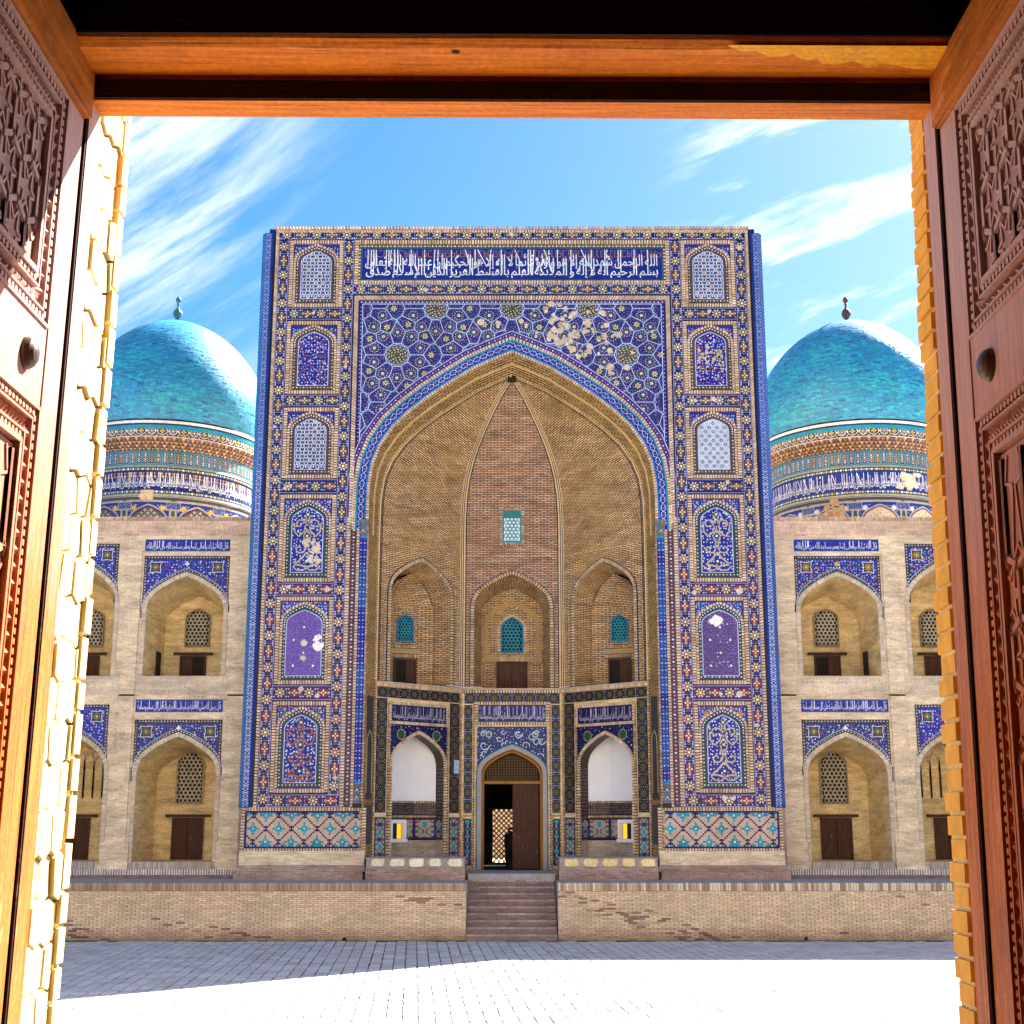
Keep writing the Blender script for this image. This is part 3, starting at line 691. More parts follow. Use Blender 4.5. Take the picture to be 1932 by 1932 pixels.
# ---- great inscription
mb=MB(); mb.rect(F0,-5.85,5.85,23.03,24.79,.004,BRN); mb.rect(F0,-5.6,5.6,23.2,24.52,.010,(.02,.10,.16)); mb.rect(F0,-5.56,5.56,23.25,24.46,.014,(.008,.02,.22))
for x in np.arange(-5.62,5.63,.14):
    for z in (23.17,24.56): disc(mb,F0,x,z,.034,WH if int(x/.14)%2 else CREAM,.017,6); disc(mb,F0,x+.07,z,.018,(.3,.4,.6),.017,5)
for z in np.arange(23.3,24.5,.14):
    for x in (-5.66,5.66): disc(mb,F0,x,z,.034,WH,.017,6)
for _ in range(90): disc(mb,F0,random.uniform(-5.4,5.4),random.uniform(23.35,24.1),.026,vary((.5,.25,.06),.3),.017,6)
x=-5.45
while x<5.4:                       # small square brown letters along the top
    wd=random.choice((.08,.14,.2)); c=(.34,.14,.05)
    line(mb,F0,(x,24.13),(x,24.4),.03,c,.017); line(mb,F0,(x,24.14),(x+wd,24.14),.03,c,.017)
    if random.random()<.6: line(mb,F0,(x+wd,24.14),(x+wd,24.3),.03,c,.017); line(mb,F0,(x+wd*.3,24.29),(x+wd,24.29),.025,c,.018)
    if random.random()<.5: line(mb,F0,(x+wd*.3,24.38),(x+wd,24.38),.025,c,.018)
    x+=wd+.07
ip=pbuild(mb,'inscription_panel','tile')
mb=MB(); half='بسم الرحيم أنه لا إله و الملائكة العلم بالقسط العزيز الدين الإسلام صدق'; up='الله الرحمن شهد الله إلا هو وأولو قائما لا إله إلا هو الحكيم إن عند الله الله تعالى'
lettering(mb,F0,half,-5.42,5.42,23.3,24.42,.022,WH,3.4); lettering(mb,F0,up,-5.45,5.4,23.66,24.40,.026,(.72,.75,.82),1.6)
x=-5.35
while x<5.4:
    k=random.random(); zb_=random.choice((23.42,23.5,23.75)); dx=0 if k<.72 else random.choice((-.28,-.34,.05))
    line(mb,F0,(x-dx,zb_),(x,24.42),.034,(.78,.8,.84),.028+random.uniform(0,.001)); x+=random.choice((.09,.12,.28,.38,.5))
mb.build('lettering','tile',ip)
b=MB(); soldier(b,F0,rectpath(-5.8,5.8,23.08,24.74),-.1,.045,.085,.004,.07,BRICK,True); b.build('brick_frame','bricks',ip,kind='stuff')
# ---- spandrel field with star strapwork
OUT=OPEN.grown(.80)
insp=lambda x,z:abs(x)<5.5 and z<22.28 and (z>OUT.z_at(x)+.0 if abs(x)<OUT.hw else False) and z>13.9
mb=MB()
A=[p for p in OUT.arc() if abs(p[0])<=5.62]; A=[(-5.62,OUT.z_at(-5.62))]+A+[(5.62,OUT.z_at(5.62))]
for a,b in zip(A,A[1:]): mb.poly(F0,[a,b,(b[0],22.42),(a[0],22.42)],.006,(.018,.016,.18))
for x in np.arange(-5.55,5.56,.15): disc(mb,F0,x,22.35,.03,WH,.010,6); disc(mb,F0,x+.075,22.35,.018,(.4,.3,.5),.010,5)
for a,b in (((-5.5,22.28),(5.5,22.28)),((-5.5,14.6),(-5.5,22.28)),((5.5,14.6),(5.5,22.28))): line(mb,F0,a,b,.03,(.55,.6,.85),.010)
for z in np.arange(14.8,22.3,.15):
    for x in (-5.56,5.56): disc(mb,F0,x,z,.024,(.5,.5,.7),.011,5)
fld=pbuild(mb,'spandrel_field','tile')
LX,LZ=1.40,1.80; ctr=[]; cells=[]
for i in range(-5,6):
    for j in range(-6,3):
        if (i+j)%2==0: ctr.append((i*LX,22.1+j*LZ))
for rr,ph in ((.88,18),(1.24,0)):
    for c in ctr:
        for k in range(10):
            a=R(ph+36*k); cells.append((c[0]+rr*math.cos(a),c[1]+rr*math.sin(a),rr>1))
U=[]; SM=[]
for p in cells:
    if all(math.hypot(p[0]-q[0],p[1]-q[1])>(.30 if not p[2] else .36) for q in U) and abs(p[0])<7 and 12<p[1]<24: U.append(p[:2]); SM.append(p[2])
seeds=ctr+U; big=set(range(len(ctr)))
V_=voronoi(seeds,1.0); mb=MB(); fl=MB()
for i,P_ in enumerate(V_):
    x,z=seeds[i]
    if len(P_)<4 or abs(x)>6.3 or not 13<z<23.2: continue
    for a,b in zip(P_,P_[1:]+P_[:1]):
        if a<b: clipped(mb,F0,a,b,insp,.024,(.58,.64,.88),.016,k=6)
    if i in big:
        for a,b in hankin(P_,R(40)): clipped(mb,F0,a,b,insp,.022,(.40,.45,.8),.0155,k=4)
    if i in big:
        if insp(x,z):
            disc(fl,F0,x,z,.40,(.05,.05,.03),.009,12)
            for rr,n,sz in ((.12,6,.026),(.21,10,.03),(.3,14,.028),(.38,20,.022)):
                for k in range(n):
                    a=2*math.pi*k/n+rr; q=(x+rr*math.cos(a),z+rr*math.sin(a))
                    if insp(*q): disc(fl,F0,*q,sz,vary(CREAM if rr<.35 else (.45,.3,.5),.15),.012,6)
    elif insp(x,z) and SM[i-len(ctr)]:
        disc(fl,F0,x,z,.15,(.02,.03,.05),.008,10); petals(fl,F0,x,z,.02,.13,6,.032,(.62,.60,.30),.011,x); disc(fl,F0,x,z,.028,(.5,.2,.1),.013,6)
    elif insp(x,z):
        disc(fl,F0,x,z,.21,(.05,.02,.10),.008,10)
        rot=random.random(); petals(fl,F0,x,z,.05,.13,8,.025,(.015,.11,.10),.010,rot); disc(fl,F0,x,z,.055,WH,.012,8); disc(fl,F0,x,z,.022,COB,.013,6)
        for k in range(11):
            a=2*math.pi*k/11+rot; q=(x+.165*math.cos(a),z+.165*math.sin(a))
            if insp(*q): disc(fl,F0,*q,.019,(.68,.7,.82),.012,5)
    for v in P_:
        if insp(*v):
            petals(fl,F0,v[0],v[1],.03,.10,3,.022,(.05,.2,.25),.011,i)
dots(fl,F0,-5.45,5.45,14.2,22.25,insp,.082,[(.35,.22,.5),(.5,.45,.65),(.3,.3,.2),(.62,.60,.7),(.5,.42,.25)],.0095,(.010,.017))
for _ in range(120):               # losses where the buff backing shows, mostly right of the apex
    x,z=random.gauss(1.9,1.1),random.gauss(20.9,.75)
    if insp(x,z) and insp(x,z-.15): blob(fl,F0,x,z,random.uniform(.05,.17),vary((.62,.50,.34),.15),.0135+random.uniform(0,.0015),9)
mb.build('strapwork','tile',fld,kind='stuff'); fl.build('mosaic_flowers','tile',fld,kind='stuff')
mb=MB(); soldier(mb,F0,[(-5.68,14.0),(-5.68,22.45),(5.68,22.45),(5.68,14.0)],-.02,.13,.085,.002,.08,BRICK); pbuild(mb,'brick_frame','bricks',kind='stuff')
# ---- archivolt
AP=[(-OPEN.hw,OPEN.zs)]+OPEN.arc()[1:-1]+[(OPEN.hw,OPEN.zs)]
mb=MB(); strip(mb,F0,AP,.10,.16,.0,.10,LBLUE); strip(mb,F0,AP,.16,.42,.0,.09,(.01,.02,.24)); strip(mb,F0,AP,.42,.48,.0,.10,(.02,.24,.42))
strip(mb,F0,AP,.60,.78,.0,.05,(.06,.02,.2)); strip(mb,F0,AP,.78,.81,.0,.055,(.5,.5,.75))
arc=pbuild(mb,'arch_band','tile')
mb=MB(); Q=offs(AP,.29)
pts=[]
for a,b in zip(Q,Q[1:]):
    l=math.hypot(b[0]-a[0],b[1]-a[1]); n=max(1,round(l/.27))
    for k in range(n): t=k/n; pts.append((a[0]+(b[0]-a[0])*t,a[1]+(b[1]-a[1])*t,math.atan2(b[1]-a[1],b[0]-a[0])))
for x,z,a in pts:
    T=lambda u,v:(x+u*math.cos(a)-v*math.sin(a),z+u*math.sin(a)+v*math.cos(a))
    for q in (-1,1):
        curve(mb,F0,[T(-.12,q*.02),T(-.07,q*.085),T(-.02,q*.05),T(.03,q*.10),T(.08,q*.045),T(.14,q*.02)],.017,(.6,.66,.85),.094)
    disc(mb,F0,*T(0,0),.026,(.25,.12,.2),.093,5); disc(mb,F0,*T(.13,0),.018,WH,.094,5)
mb.build('scroll','tile',arc)
mb=MB()
Q=offs(AP,.69)
for a,b in zip(Q,Q[1:]):
    l=math.hypot(b[0]-a[0],b[1]-a[1]); n=max(1,round(l/.12))
    for k in range(n): t=k/n; disc(mb,F0,a[0]+(b[0]-a[0])*t,a[1]+(b[1]-a[1])*t,.028 if k%2 else .018,WH if k%2 else (.5,.45,.7),.054,6)
mb.build('pearl_row','tile',arc,kind='stuff')
mb=MB(); soldier(mb,F0,AP,.0,.10,.085,.0,.10,BRICK); soldier(mb,F0,AP,.48,.60,.085,.0,.10,BRICK); mb.build('brick_ring','bricks',arc,kind='stuff')
# ---- jambs: brick strips, dotted strip, engaged column
for s in (-1,1):
    mb=MB()
    for a,b in ((5.73,5.86),(5.40,5.50)):
        soldier(mb,F0,[(s*(a+b)/2,4.13),(s*(a+b)/2,14.0 if a<5.6 else 14.2)],-(b-a)/2,(b-a)/2,.085,.0,.09,BRICK)
    soldier(mb,F0,[(s*5.12,2.7),(s*5.12,13.75)],-.05,.05,.085,.0,.07,BRICKD)
    pbuild(mb,'jamb_brick','bricks',kind='stuff')
    mb=MB(); mb.box(F0,min(s*5.5,s*5.73),max(s*5.5,s*5.73),4.13,14.4,0,.05,(.09,.035,.07))
    for i,z in enumerate(np.arange(4.25,14.3,.13)): disc(mb,F0,s*5.615,z,.036 if i%2 else .022,WH if i%3 else (.5,.4,.45),.053,6); disc(mb,F0,s*(5.56 if i%2 else 5.67),z,.014,(.3,.3,.6),.053,5)
    pbuild(mb,'dotted_strip','tile')
    c=MB(); n=10; cx,cy=s*5.27,YP+.02; r=.165; pal=[(.01,.015,.26),(.01,.06,.30)]
    for seg in range(17):
        z0=4.95+seg*.5; z1=z0+.5; base=vary(pal[0 if (seg//4)%2==0 and s<0 or seg%5==0 else 1],.15)
        for i in range(n):
            a,b=math.pi+math.pi*i/n,math.pi+math.pi*(i+1)/n
            c.face([(cx+r*math.cos(a),cy+r*math.sin(a),z0),(cx+r*math.cos(b),cy+r*math.sin(b),z0),(cx+r*math.cos(b),cy+r*math.sin(b),z1),(cx+r*math.cos(a),cy+r*math.sin(a),z1)],base)
        for h in (.06,.31):
            for i,an in enumerate((-58,-22,22,58)):
                f=Fr((cx+math.sin(R(an))*r,cy-math.cos(R(an))*r,0),(math.cos(R(an)),math.sin(R(an))))
                disc(c,f,0,z0+h,.031,(.6,.64,.74),.003,6); disc(c,f,0,z0+h,.014,COB,.005,5); disc(c,f,0,z0+h+.125,.016,(.4,.5,.8),.003,5)
    for z0,z1,ra,rb,col in ((4.1,4.25,.19,.19,BK),(4.25,4.6,.19,.14,(.14,.14,.17)),(4.6,4.9,.14,.17,(.1,.1,.16)),(4.9,4.95,.18,.18,TURQ),(13.44,13.5,.18,.18,TURQ),(13.5,14.0,.16,.21,(.1,.12,.16)),(14.0,14.1,.22,.22,(.2,.18,.16))):
        for i in range(n):
            a,b=math.pi+math.pi*i/n,math.pi+math.pi*(i+1)/n
            c.face([(cx+ra*math.cos(a),cy+ra*math.sin(a),z0),(cx+ra*math.cos(b),cy+ra*math.sin(b),z0),(cx+rb*math.cos(b),cy+rb*math.sin(b),z1),(cx+rb*math.cos(a),cy+rb*math.sin(a),z1)],vary(col,.2))
    for z in (4.45,4.7,13.7): disc(c,F0,cx,z,.03,WH,.19,6); disc(c,F0,cx-.06,z-.06,.02,CREAM,.19,6); disc(c,F0,cx+.06,z-.06,.02,CREAM,.19,6)
    pbuild(c,'engaged_column','tile')
# ---- stepped-brick dado panels and plinth
def dado(fr,x0,x1,z0,z1,parent,off=.02,px_=.062,border=NAVY,name='dado_panel',pw=14,ph=14):
    mb=MB(); mb.box(fr,x0,x1,z0,z1,0,off,(.56,.42,.33)); nx=int((x1-x0)/px_); nz=int((z1-z0)/px_); hx=(x1-x0)/nx; hz=(z1-z0)/nz
    for i in range(nx):
        for j in range(nz):
            a=abs((i-(nx//2)+700)%pw-pw//2); b=abs((j-(nz//2)+700)%ph-ph//2); t=a+b; col=None
            edge=i in(0,nx-1) or j in (0,nz-1)
            a2=(pw//2)-a; b2=(ph//2)-b
            if edge: col=border
            elif t==7: col=(.045,.01,.075)
            elif t in(6,8) and a in (0,7) : col=(.045,.01,.075)
            elif t<=2 or (a2+b2)<=2: col=TURQ if (t not in(0,)and a2+b2!=0) else (.6,.65,.65)
            elif (t==3 and a!=b-1 and a in(0,3)) or (a2+b2==3 and a2 in (0,3)): col=(.03,.28,.36)
            elif j in(1,2) or j in (nz-2,nz-3):
                if (i%4 in (0,1,2) and j in (1,nz-2)) or i%4==1: col=(.03,.26,.36)
            if col: mb.rect(fr,x0+i*hx+.001,x0+(i+1)*hx-.001,z0+j*hz+.001,z0+(j+1)*hz-.001,off+.003,vary(col,.25))
            elif random.random()<.35: mb.rect(fr,x0+i*hx+.003,x0+(i+1)*hx-.003,z0+j*hz+.003,z0+(j+1)*hz-.003,off+.002,vary((.54,.40,.31),.15))
    return mb.build(name,'bricks',parent)
for s in (-1,1):
    a,b=sorted((s*4.98,s*9.15)); dado(F0,a+.1,b-.1,2.76,4.0,portal)
    mb=MB(); soldier(mb,F0,rectpath(a+.03,b-.03,2.70,4.06),-.06,.06,.085,.0,.045,BRICK,True); pbuild(mb,'brick_frame','bricks',kind='stuff')
    mb=MB(); mb.wbox(a-.02,b+.02,YP-.22,YP+.55,2.22,2.68); pbuild(mb,'plinth_top','pale'); mb=MB(); mb.wbox(a-.06,b+.06,YP-.30,YP+.55,2.0,2.22); mb.wbox(a-.14*(s<0),b+.14*(s>0),YP-.45,YP+.55,1.745,2.02); 
    mb.wbox(min(s*9.06,s*9.3),max(s*9.06,s*9.3),YP+.1,YP+6,1.74,4.1)
    pbuild(mb,'plinth','redbrick')
# ------------------------------------------------------------------ inside of the arch
YB=51.2; YI=48.4; HB=1.87; HI=4.8; ZM=8.4; ZS=13.45; ZA=19.65; ZF=1.95
FB=Fr((0,YB,0)); DL=math.hypot(HI-HB,YB-YI); ex=((HI-HB)/DL,(YB-YI)/DL)
FL=Fr((-HI,YI,0),(ex[0],ex[1])); FRt=Fr((HB,YB,0),(ex[0],-ex[1]))
iwan=empty('arch_recess','three-sided brick recess with galleries and pointed half dome inside the portal','recess')
# splayed soffit between the front arch and the recess
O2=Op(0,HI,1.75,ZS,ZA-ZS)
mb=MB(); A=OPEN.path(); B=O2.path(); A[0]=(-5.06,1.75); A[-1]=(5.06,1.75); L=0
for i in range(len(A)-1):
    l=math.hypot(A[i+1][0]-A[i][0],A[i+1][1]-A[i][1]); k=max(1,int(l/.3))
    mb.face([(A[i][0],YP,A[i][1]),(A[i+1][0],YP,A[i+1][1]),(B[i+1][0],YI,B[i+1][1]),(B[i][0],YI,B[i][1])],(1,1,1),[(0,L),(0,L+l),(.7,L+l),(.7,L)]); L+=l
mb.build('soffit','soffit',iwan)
mb=MB(); fI=Fr((0,YI-.01,0)); soldier(mb,fI,[(B[1][0],8.5)]+B[1:-1]+[(B[-2][0],8.5)],-.02,.10,.09,-.01,.03,[(.5,.34,.14),(.42,.27,.1)])
fI2=Fr((0,YP+.22,0)); Bm=[((a[0]+b[0])/2,(a[1]+b[1])/2) for a,b in zip(A,B)]; strip(mb,fI2,Bm[1:-1],-.02,.05,-.02,.02,(.5,.33,.13)); mb.build('rib_edging','bricks',iwan,kind='stuff')
# half dome of three facets
levels=[(1,ZS)]+[(x,ZS+(ZA-ZS)*z) for x,z in AT[1:]]
fine=[]
for (k0,z0),(k1,z1) in zip(levels,levels[1:]):
    for q in range(2): t=q/2; fine.append((k0+(k1-k0)*t,z0+(z1-z0)*t))
fine.append(levels[-1])
def ringp(k): return [(-HI*k,YI),(-HB*k,YI+(YB-YI)*k),(HB*k,YI+(YB-YI)*k),(HI*k,YI)]
side=MB(); cen=MB(); S_=0
for (k0,z0),(k1,z1) in zip(fine,fine[1:]):
    a,b=ringp(k0),ringp(k1); l=math.hypot((k0-k1)*3,z1-z0)
    for i in range(3):
        w0=DL*k0 if i!=1 else 2*HB*k0; w1=DL*k1 if i!=1 else 2*HB*k1; u0=-w0/2; u1=-w1/2
        tilt=(.28 if i==0 else -.28 if i==2 else 0)
        uv=[(u0,S_),(-u0,S_),(-u1,S_+l),(u1,S_+l)]
        if tilt: uv=[(u*math.cos(tilt)-v*math.sin(tilt),u*math.sin(tilt)+v*math.cos(tilt)) for u,v in uv]
        (cen if i==1 else side).face([(a[i][0],a[i][1],z0),(a[i+1][0],a[i+1][1],z0),(b[i+1][0],b[i+1][1],z1),(b[i][0],b[i][1],z1)],(1,1,1),uv)
    S_+=l
side.build('half_dome_side','vault',iwan); cen.build('half_dome_centre','vaultc',iwan)
# ribs running up to the crown
rb=MB()
for i in (1,2):
    for c0,c1,dy,col in ((-.15,-.115,-.02,BK),(-.115,-.05,-.06,(.62,.44,.24)),(-.05,-.018,-.03,(.02,.03,.07)),(-.018,.018,-.07,(.66,.5,.3)),(.018,.05,-.03,(.02,.03,.07)),(.05,.115,-.06,(.62,.44,.24)),(.115,.15,-.02,BK)):
        for (k0,z0),(k1,z1) in zip([(1,ZM)]+fine[:-2],fine[:-1]):
            a=ringp(k0)[i]; b=ringp(k1)[i]
            rb.face([(a[0]+c0,a[1]+dy-.02,z0),(a[0]+c1,a[1]+dy-.02,z0),(b[0]+c1,b[1]+dy-.02,z1),(b[0]+c0,b[1]+dy-.02,z1)],col)
        zt_=fine[-2]
for i,sg in ((0,1),(3,-1)):
    for c0,c1,col in ((.03,.10,(.6,.42,.22)),(.10,.135,BK),(.17,.20,BK)):
        for (k0,z0),(k1,z1) in zip([(1,ZM)]+fine[:-2],fine[:-1]):
            a=ringp(k0)[i]; b=ringp(k1)[i]
            P=[]
            for (x_,y_),z_,kk in ((a,z0,c0),(a,z0,c1),(b,z1,c1),(b,z1,c0)): P.append((x_+sg*kk*.72,y_+kk*.69-.03,z_))
            rb.face(P,col)
rb.build('rib','bricks',iwan)
bx=MB(); bx.wbox(-.16,.16,YI-.04,YI+.12,ZA-.2,ZA+.03,(.02,.015,.01)); bx.build('crown_opening','bricks',iwan)
# upper storey walls with galleries
OC=Op(0,1.42,ZM,11.15,1.6)
mb=MB(); wall(mb,FB,-HB,HB,ZM,ZS,[OC]); mb.build('upper_wall','vaultc',iwan)
OLs=Op(DL/2+.02,1.42,ZM,11.35,1.62)
for f,nm in ((FL,'l'),(FRt,'r')):
    mb=MB(); wall(mb,f,0,DL,ZM,ZS,[OLs]); mb.build('upper_wall','vault',iwan)
def gallery(f,o,depth,label,centre):
    g=empty('gallery',label,'gallery','upper galleries in the great arch')
    o2=Op(o.xc,o.hw-.25,o.zb,o.zs,o.h-.35); 
    m=MB(); reveal(m,f,o,0,.35,Op(o.xc,o.hw-.06,o.zb,o.zs,o.h-.1)); reveal(m,f,Op(o.xc,o.hw-.06,o.zb,o.zs,o.h-.1),.35,depth*.8,o2)
    if centre:
        fillop(m,f,o2,-depth*.8,)
    else:   # three-sided back
        a,b,zt=o2.xc-o2.hw,o2.xc+o2.hw,o2.zs+o2.h
        sh=.22 if f is FL else -.22; k_=.24 if f is FL else -.24; pl=[(a,-depth*.6),(o.xc+sh-.55,-depth-k_),(o.xc+sh+.55,-depth+k_),(b,-depth*.6)]; GB=(pl[1],pl[2])
        for (xa,oa),(xb,ob) in zip(pl,pl[1:]):
            m.face([f.pt(xa,o.zb,oa),f.pt(xb,o.zb,ob),f.pt(xb,o.zs+.1,ob),f.pt(xa,o.zs+.1,oa)],(1,1,1),[(xa,o.zb),(xb,o.zb),(xb,o.zs),(xa,o.zs)])
            cx_,co=o.xc,-depth*.55
            m.face([f.pt(xa,o.zs+.1,oa),f.pt(xb,o.zs+.1,ob),f.pt(cx_+(xb-cx_)*.55,o.zs+.9,co+(ob-co)*.6),f.pt(cx_+(xa-cx_)*.55,o.zs+.9,co+(oa-co)*.6)],(1,1,1),[(xa,o.zs),(xb,o.zs),(xb,o.zs+.9),(xa,o.zs+.9)])
            m.face([f.pt(cx_+(xa-cx_)*.55,o.zs+.9,co+(oa-co)*.6),f.pt(cx_+(xb-cx_)*.55,o.zs+.9,co+(ob-co)*.6),f.pt(cx_,zt,co)])
    if not centre: fillop(m,f,Op(o.xc,o.hw+.3,o.zb,o.zs,o.h+.3),-depth*1.3)
    m.build('gallery_wall','vault',g)
    e=MB(); P=o.path()
    strip(e,f,P,.13,.16,0,.03,(.03,.035,.10)); soldier(e,f,P,0,.13,.085,0,.04,[(.55,.42,.24),(.5,.36,.2),(.6,.47,.3)]); 
    for x in ((-o.hw-.32,-o.hw-.18),(o.hw+.18,o.hw+.32)):
        soldier(e,f,[(o.xc+sum(x)/2,o.zb),(o.xc+sum(x)/2,o.zs+.1)],-.05,.05,.085,0,.03,[(.5,.36,.2),(.42,.29,.16)])
    e.build('arch_edging','bricks',g,kind='stuff')
    fb=Fr(f.pt(0,0,-depth*.8),f.ex)
    if not centre:
        A_,B_=f.pt(GB[0][0],0,GB[0][1]),f.pt(GB[1][0],0,GB[1][1]); fb=Fr((A_[0],A_[1],0),(B_[0]-A_[0],B_[1]-A_[1])); o=Op(math.hypot(B_[0]-A_[0],B_[1]-A_[1])/2,o.hw,o.zb,o.zs,o.h)
    if centre:
        e=MB(); Pi=Op(o.xc,.92,9.75,10.75,1.0).path(); Pi2=[Pi[0]]+Pi[1:-1]+[Pi[-1]]
        strip(e,fb,Pi2,0,.17,0,.03,(.42,.27,.10),True); soldier(e,fb,Pi2,-.08,-.02,.08,0,.03,BRICKD,True); 
        for i in range(2): soldier(e,fb,[(o.xc-1.15,9.66-i*.0),(o.xc+1.15,9.66)],-.05,.05,.085,0,.03,BRICKD)
        for q in (-1,1): soldier(e,fb,rectpath(o.xc+min(q*.64,q*1.05),o.xc+max(q*.64,q*1.05),8.5,9.55),-.03,.02,.08,0,.02,BRICKD,True)
        e.build('brick_panel','bricks',g,kind='stuff')
        w_=window(fb,Op(o.xc,.38,9.98,10.75,.5),.05,.085,(.03,.24,.32),g,(.02,.22,.34)); 
        e=MB(); soldier(e,fb,Op(o.xc,.45,9.98,10.75,.54).path(),0,.1,.08,0,.03,BRICK); e.build('window_brick_ring','bricks',w_,kind='stuff')
        door(fb,o.xc-.52,o.xc+.52,ZM+.01,9.52,.05,g,lintel=False)
    else:
        e=MB(); soldier(e,fb,[(o.xc-.55,9.62),(o.xc+.55,9.62)],-.05,.05,.085,0,.03,BRICKD); strip(e,fb,[(o.xc-.55,9.8),(o.xc+.55,9.8)],-.09,.09,0,.02,(.42,.28,.13)); soldier(e,fb,rectpath(o.xc-.42,o.xc+.42,10.0,11.35),-.03,.03,.08,0,.02,BRICKD,True)
        e.build('brick_panel','bricks',g,kind='stuff')
        window(fb,Op(o.xc,.27,10.2,10.75,.35),.05,.07,(.03,.30,.40),g,(.02,.2,.38))
        door(fb,o.xc-.36,o.xc+.36,ZM+.01,9.45,.05,g,ajar=(1 if f is FL else 1),lintel=False)
    return g
gallery(FB,OC,1.5,'middle upper gallery above the entrance, turquoise pointed window over closed double doors',True)
gallery(FL,OLs,1.15,'upper gallery left of the middle one, small turquoise window over a half open door',False)
gallery(FRt,OLs,1.15,'upper gallery right of the middle one, small turquoise window over a half open door',False)
# square pierced window in the middle facet
fw=Fr((0,YB-.06,0)); m=MB(); 
for P in (rectpath(-.36,.36,13.95,15.2),): soldier(m,fw,P,.0,.1,.08,-.04,.03,BRICKD,True)
w_=m.build('pierced_window','bricks',iwan,label='square turquoise pierced window with the bright sky painted as a pale pane')
m=MB(); m.box(fw,-.36,.36,13.95,15.2,-.1,.0,(.75,.8,.85)); mm=m
mm.build('painted_sky_pane','plaster',w_)  # solid pale pane painted in place of the sky behind the screen
m=MB(); m.box(fw,-.36,-.3,13.95,15.2,.0,.03,(.03,.26,.32)); m.box(fw,.3,.36,13.95,15.2,.0,.03,(.03,.26,.32)); m.box(fw,-.3,.3,13.95,14.02,0,.03,(.03,.26,.32)); m.box(fw,-.3,.3,14.9,15.2,0,.03,(.04,.2,.22))
m.build('window_surround','bricks',w_)
class RectOp(Op):
    def inside(s,x,z,m=0): return abs(x-s.xc)<s.hw-m*.5 and s.zb<z<s.zs
lattice(fw,RectOp(0,.3,14.02,14.9,0.05),.02,.085,(.05,.32,.40),w_)
# cornice between the storeys
mb=MB()
for f,a,b in ((FB,-HB,HB),(FL,0,DL),(FRt,0,DL)):
    soldier(mb,f,[(a,ZM-.05),(b,ZM-.05)],-.06,.06,.085,.0,.14,BRICK); mb.box(f,a,b,ZM+.012,ZM+.05,0,.2,(.5,.42,.33))
mb.build('storey_cornice','bricks',iwan,kind='stuff')
# lower storey
def tileband(mb,fr,x0,x1,z0,z1,base,o=.02,dotc=(.4,.45,.6)):
    mb.box(fr,x0,x1,z0,z1,0,o,base); vert=(z1-z0)>(x1-x0); L=(z1-z0) if vert else (x1-x0); W_=(x1-x0) if vert else (z1-z0); n=max(1,round(L/.46)); c=(x0+x1)/2 if vert else (z0+z1)/2
    q=lambda a,b:(c+a,b) if vert else (b,c+a)
    s0=z0 if vert else x0
    for i in range(n):
        p=s0+L*(i+.5)/n; x,z=q(0,p)
        disc(mb,fr,x,z,W_*.36,(.06,.045,.02),o+.002,10); petals(mb,fr,x,z,.02,W_*.3,8,.015,(.17,.13,.06),o+.004)
        for a in (-.4,-.2,0,.2,.4):
            for b in (-.5,): disc(mb,fr,*q(a*W_,p+b*L/n),.017,vary(dotc,.2),o+.004,5)
        for a in (-.33,.33):
            for b in (-.35,.35): disc(mb,fr,*q(a*W_,p+b*L/n),.017,vary(dotc,.2),o+.004,5)
def smalldado(fr,x0,x1,z0,z1,parent):
    mb=MB(); mb.box(fr,x0,x1,z0,z1,0,.02,(.40,.32,.26)); nx=max(5,int((x1-x0)/.05)); nz=int((z1-z0)/.05); hx=(x1-x0)/nx; hz=(z1-z0)/nz
    for i in range(nx):
        for j in range(nz):
            a=abs(i-(nx-1)/2); b=abs((j%10)-4.5); col=None
            if i in(0,nx-1) or j in(0,nz-1): col=(.03,.02,.08)
            elif abs(a-b*((nx-1)/9.))<.6: col=(.04,.02,.05)
            elif a<1.2 and b>3.2: col=TURQ
            elif b<1.2 and a>nx/2-2.6: col=(.02,.15,.33)
            if col: mb.rect(fr,x0+i*hx,x0+(i+1)*hx-.002,z0+j*hz,z0+(j+1)*hz-.002,.023,vary(col,.2))
    return mb.build('dado_panel','bricks',parent)
# middle bay: entrance door
DO=Op(0,1.12,ZF,5.12,1.12)
mb=MB(); wall(mb,FB,-HB,HB,1.75,ZM,[Op(0,1.12,1.75,5.12,1.12)]); reveal(mb,FB,DO,0,.5); mb.build('lower_wall','niche',iwan)
mb=MB()
for s in (-1,1): tileband(mb,FB,*sorted((s*1.46,s*1.76)),3.95,ZM-.55,(.02,.026,.06),dotc=(.5,.55,.7))
tileband(mb,FB,-1.76,1.76,ZM-.5,ZM-.12,(.02,.022,.05),dotc=(.5,.55,.7)); mb.build('tile_border','tile',iwan)
mb=MB(); z1,z0=ZL(1330,YB),ZL(1362,YB); mb.box(FB,-1.24,1.24,z0,z1,0,.02,(.02,.015,.13)); ip=mb.build('inscription_panel','tile',iwan)
mb=MB(); lettering(mb,FB,TW,-1.2,1.2,z0+.05,z1-.06,.026,(.62,.62,.75),3.2); 
for _ in range(12): 
    x=random.uniform(-1.2,1.2); line(mb,FB,(x,z0+.25),(x,z1-.04),.022,(.62,.62,.75),.027)
mb.build('lettering','tile',ip)
mb=MB(); soldier(mb,FB,rectpath(-1.29,1.29,z0-.04,z1+.04),-.03,.07,.085,0,.04,BRICK,True)
zt=ZL(1371,YB); soldier(mb,FB,[(-1.4,1.75),(-1.4,z1+.1)],-.03,.03,.085,0,.03,BRICKD); soldier(mb,FB,[(1.4,1.75),(1.4,z1+.1)],-.03,.03,.085,0,.03,BRICKD)
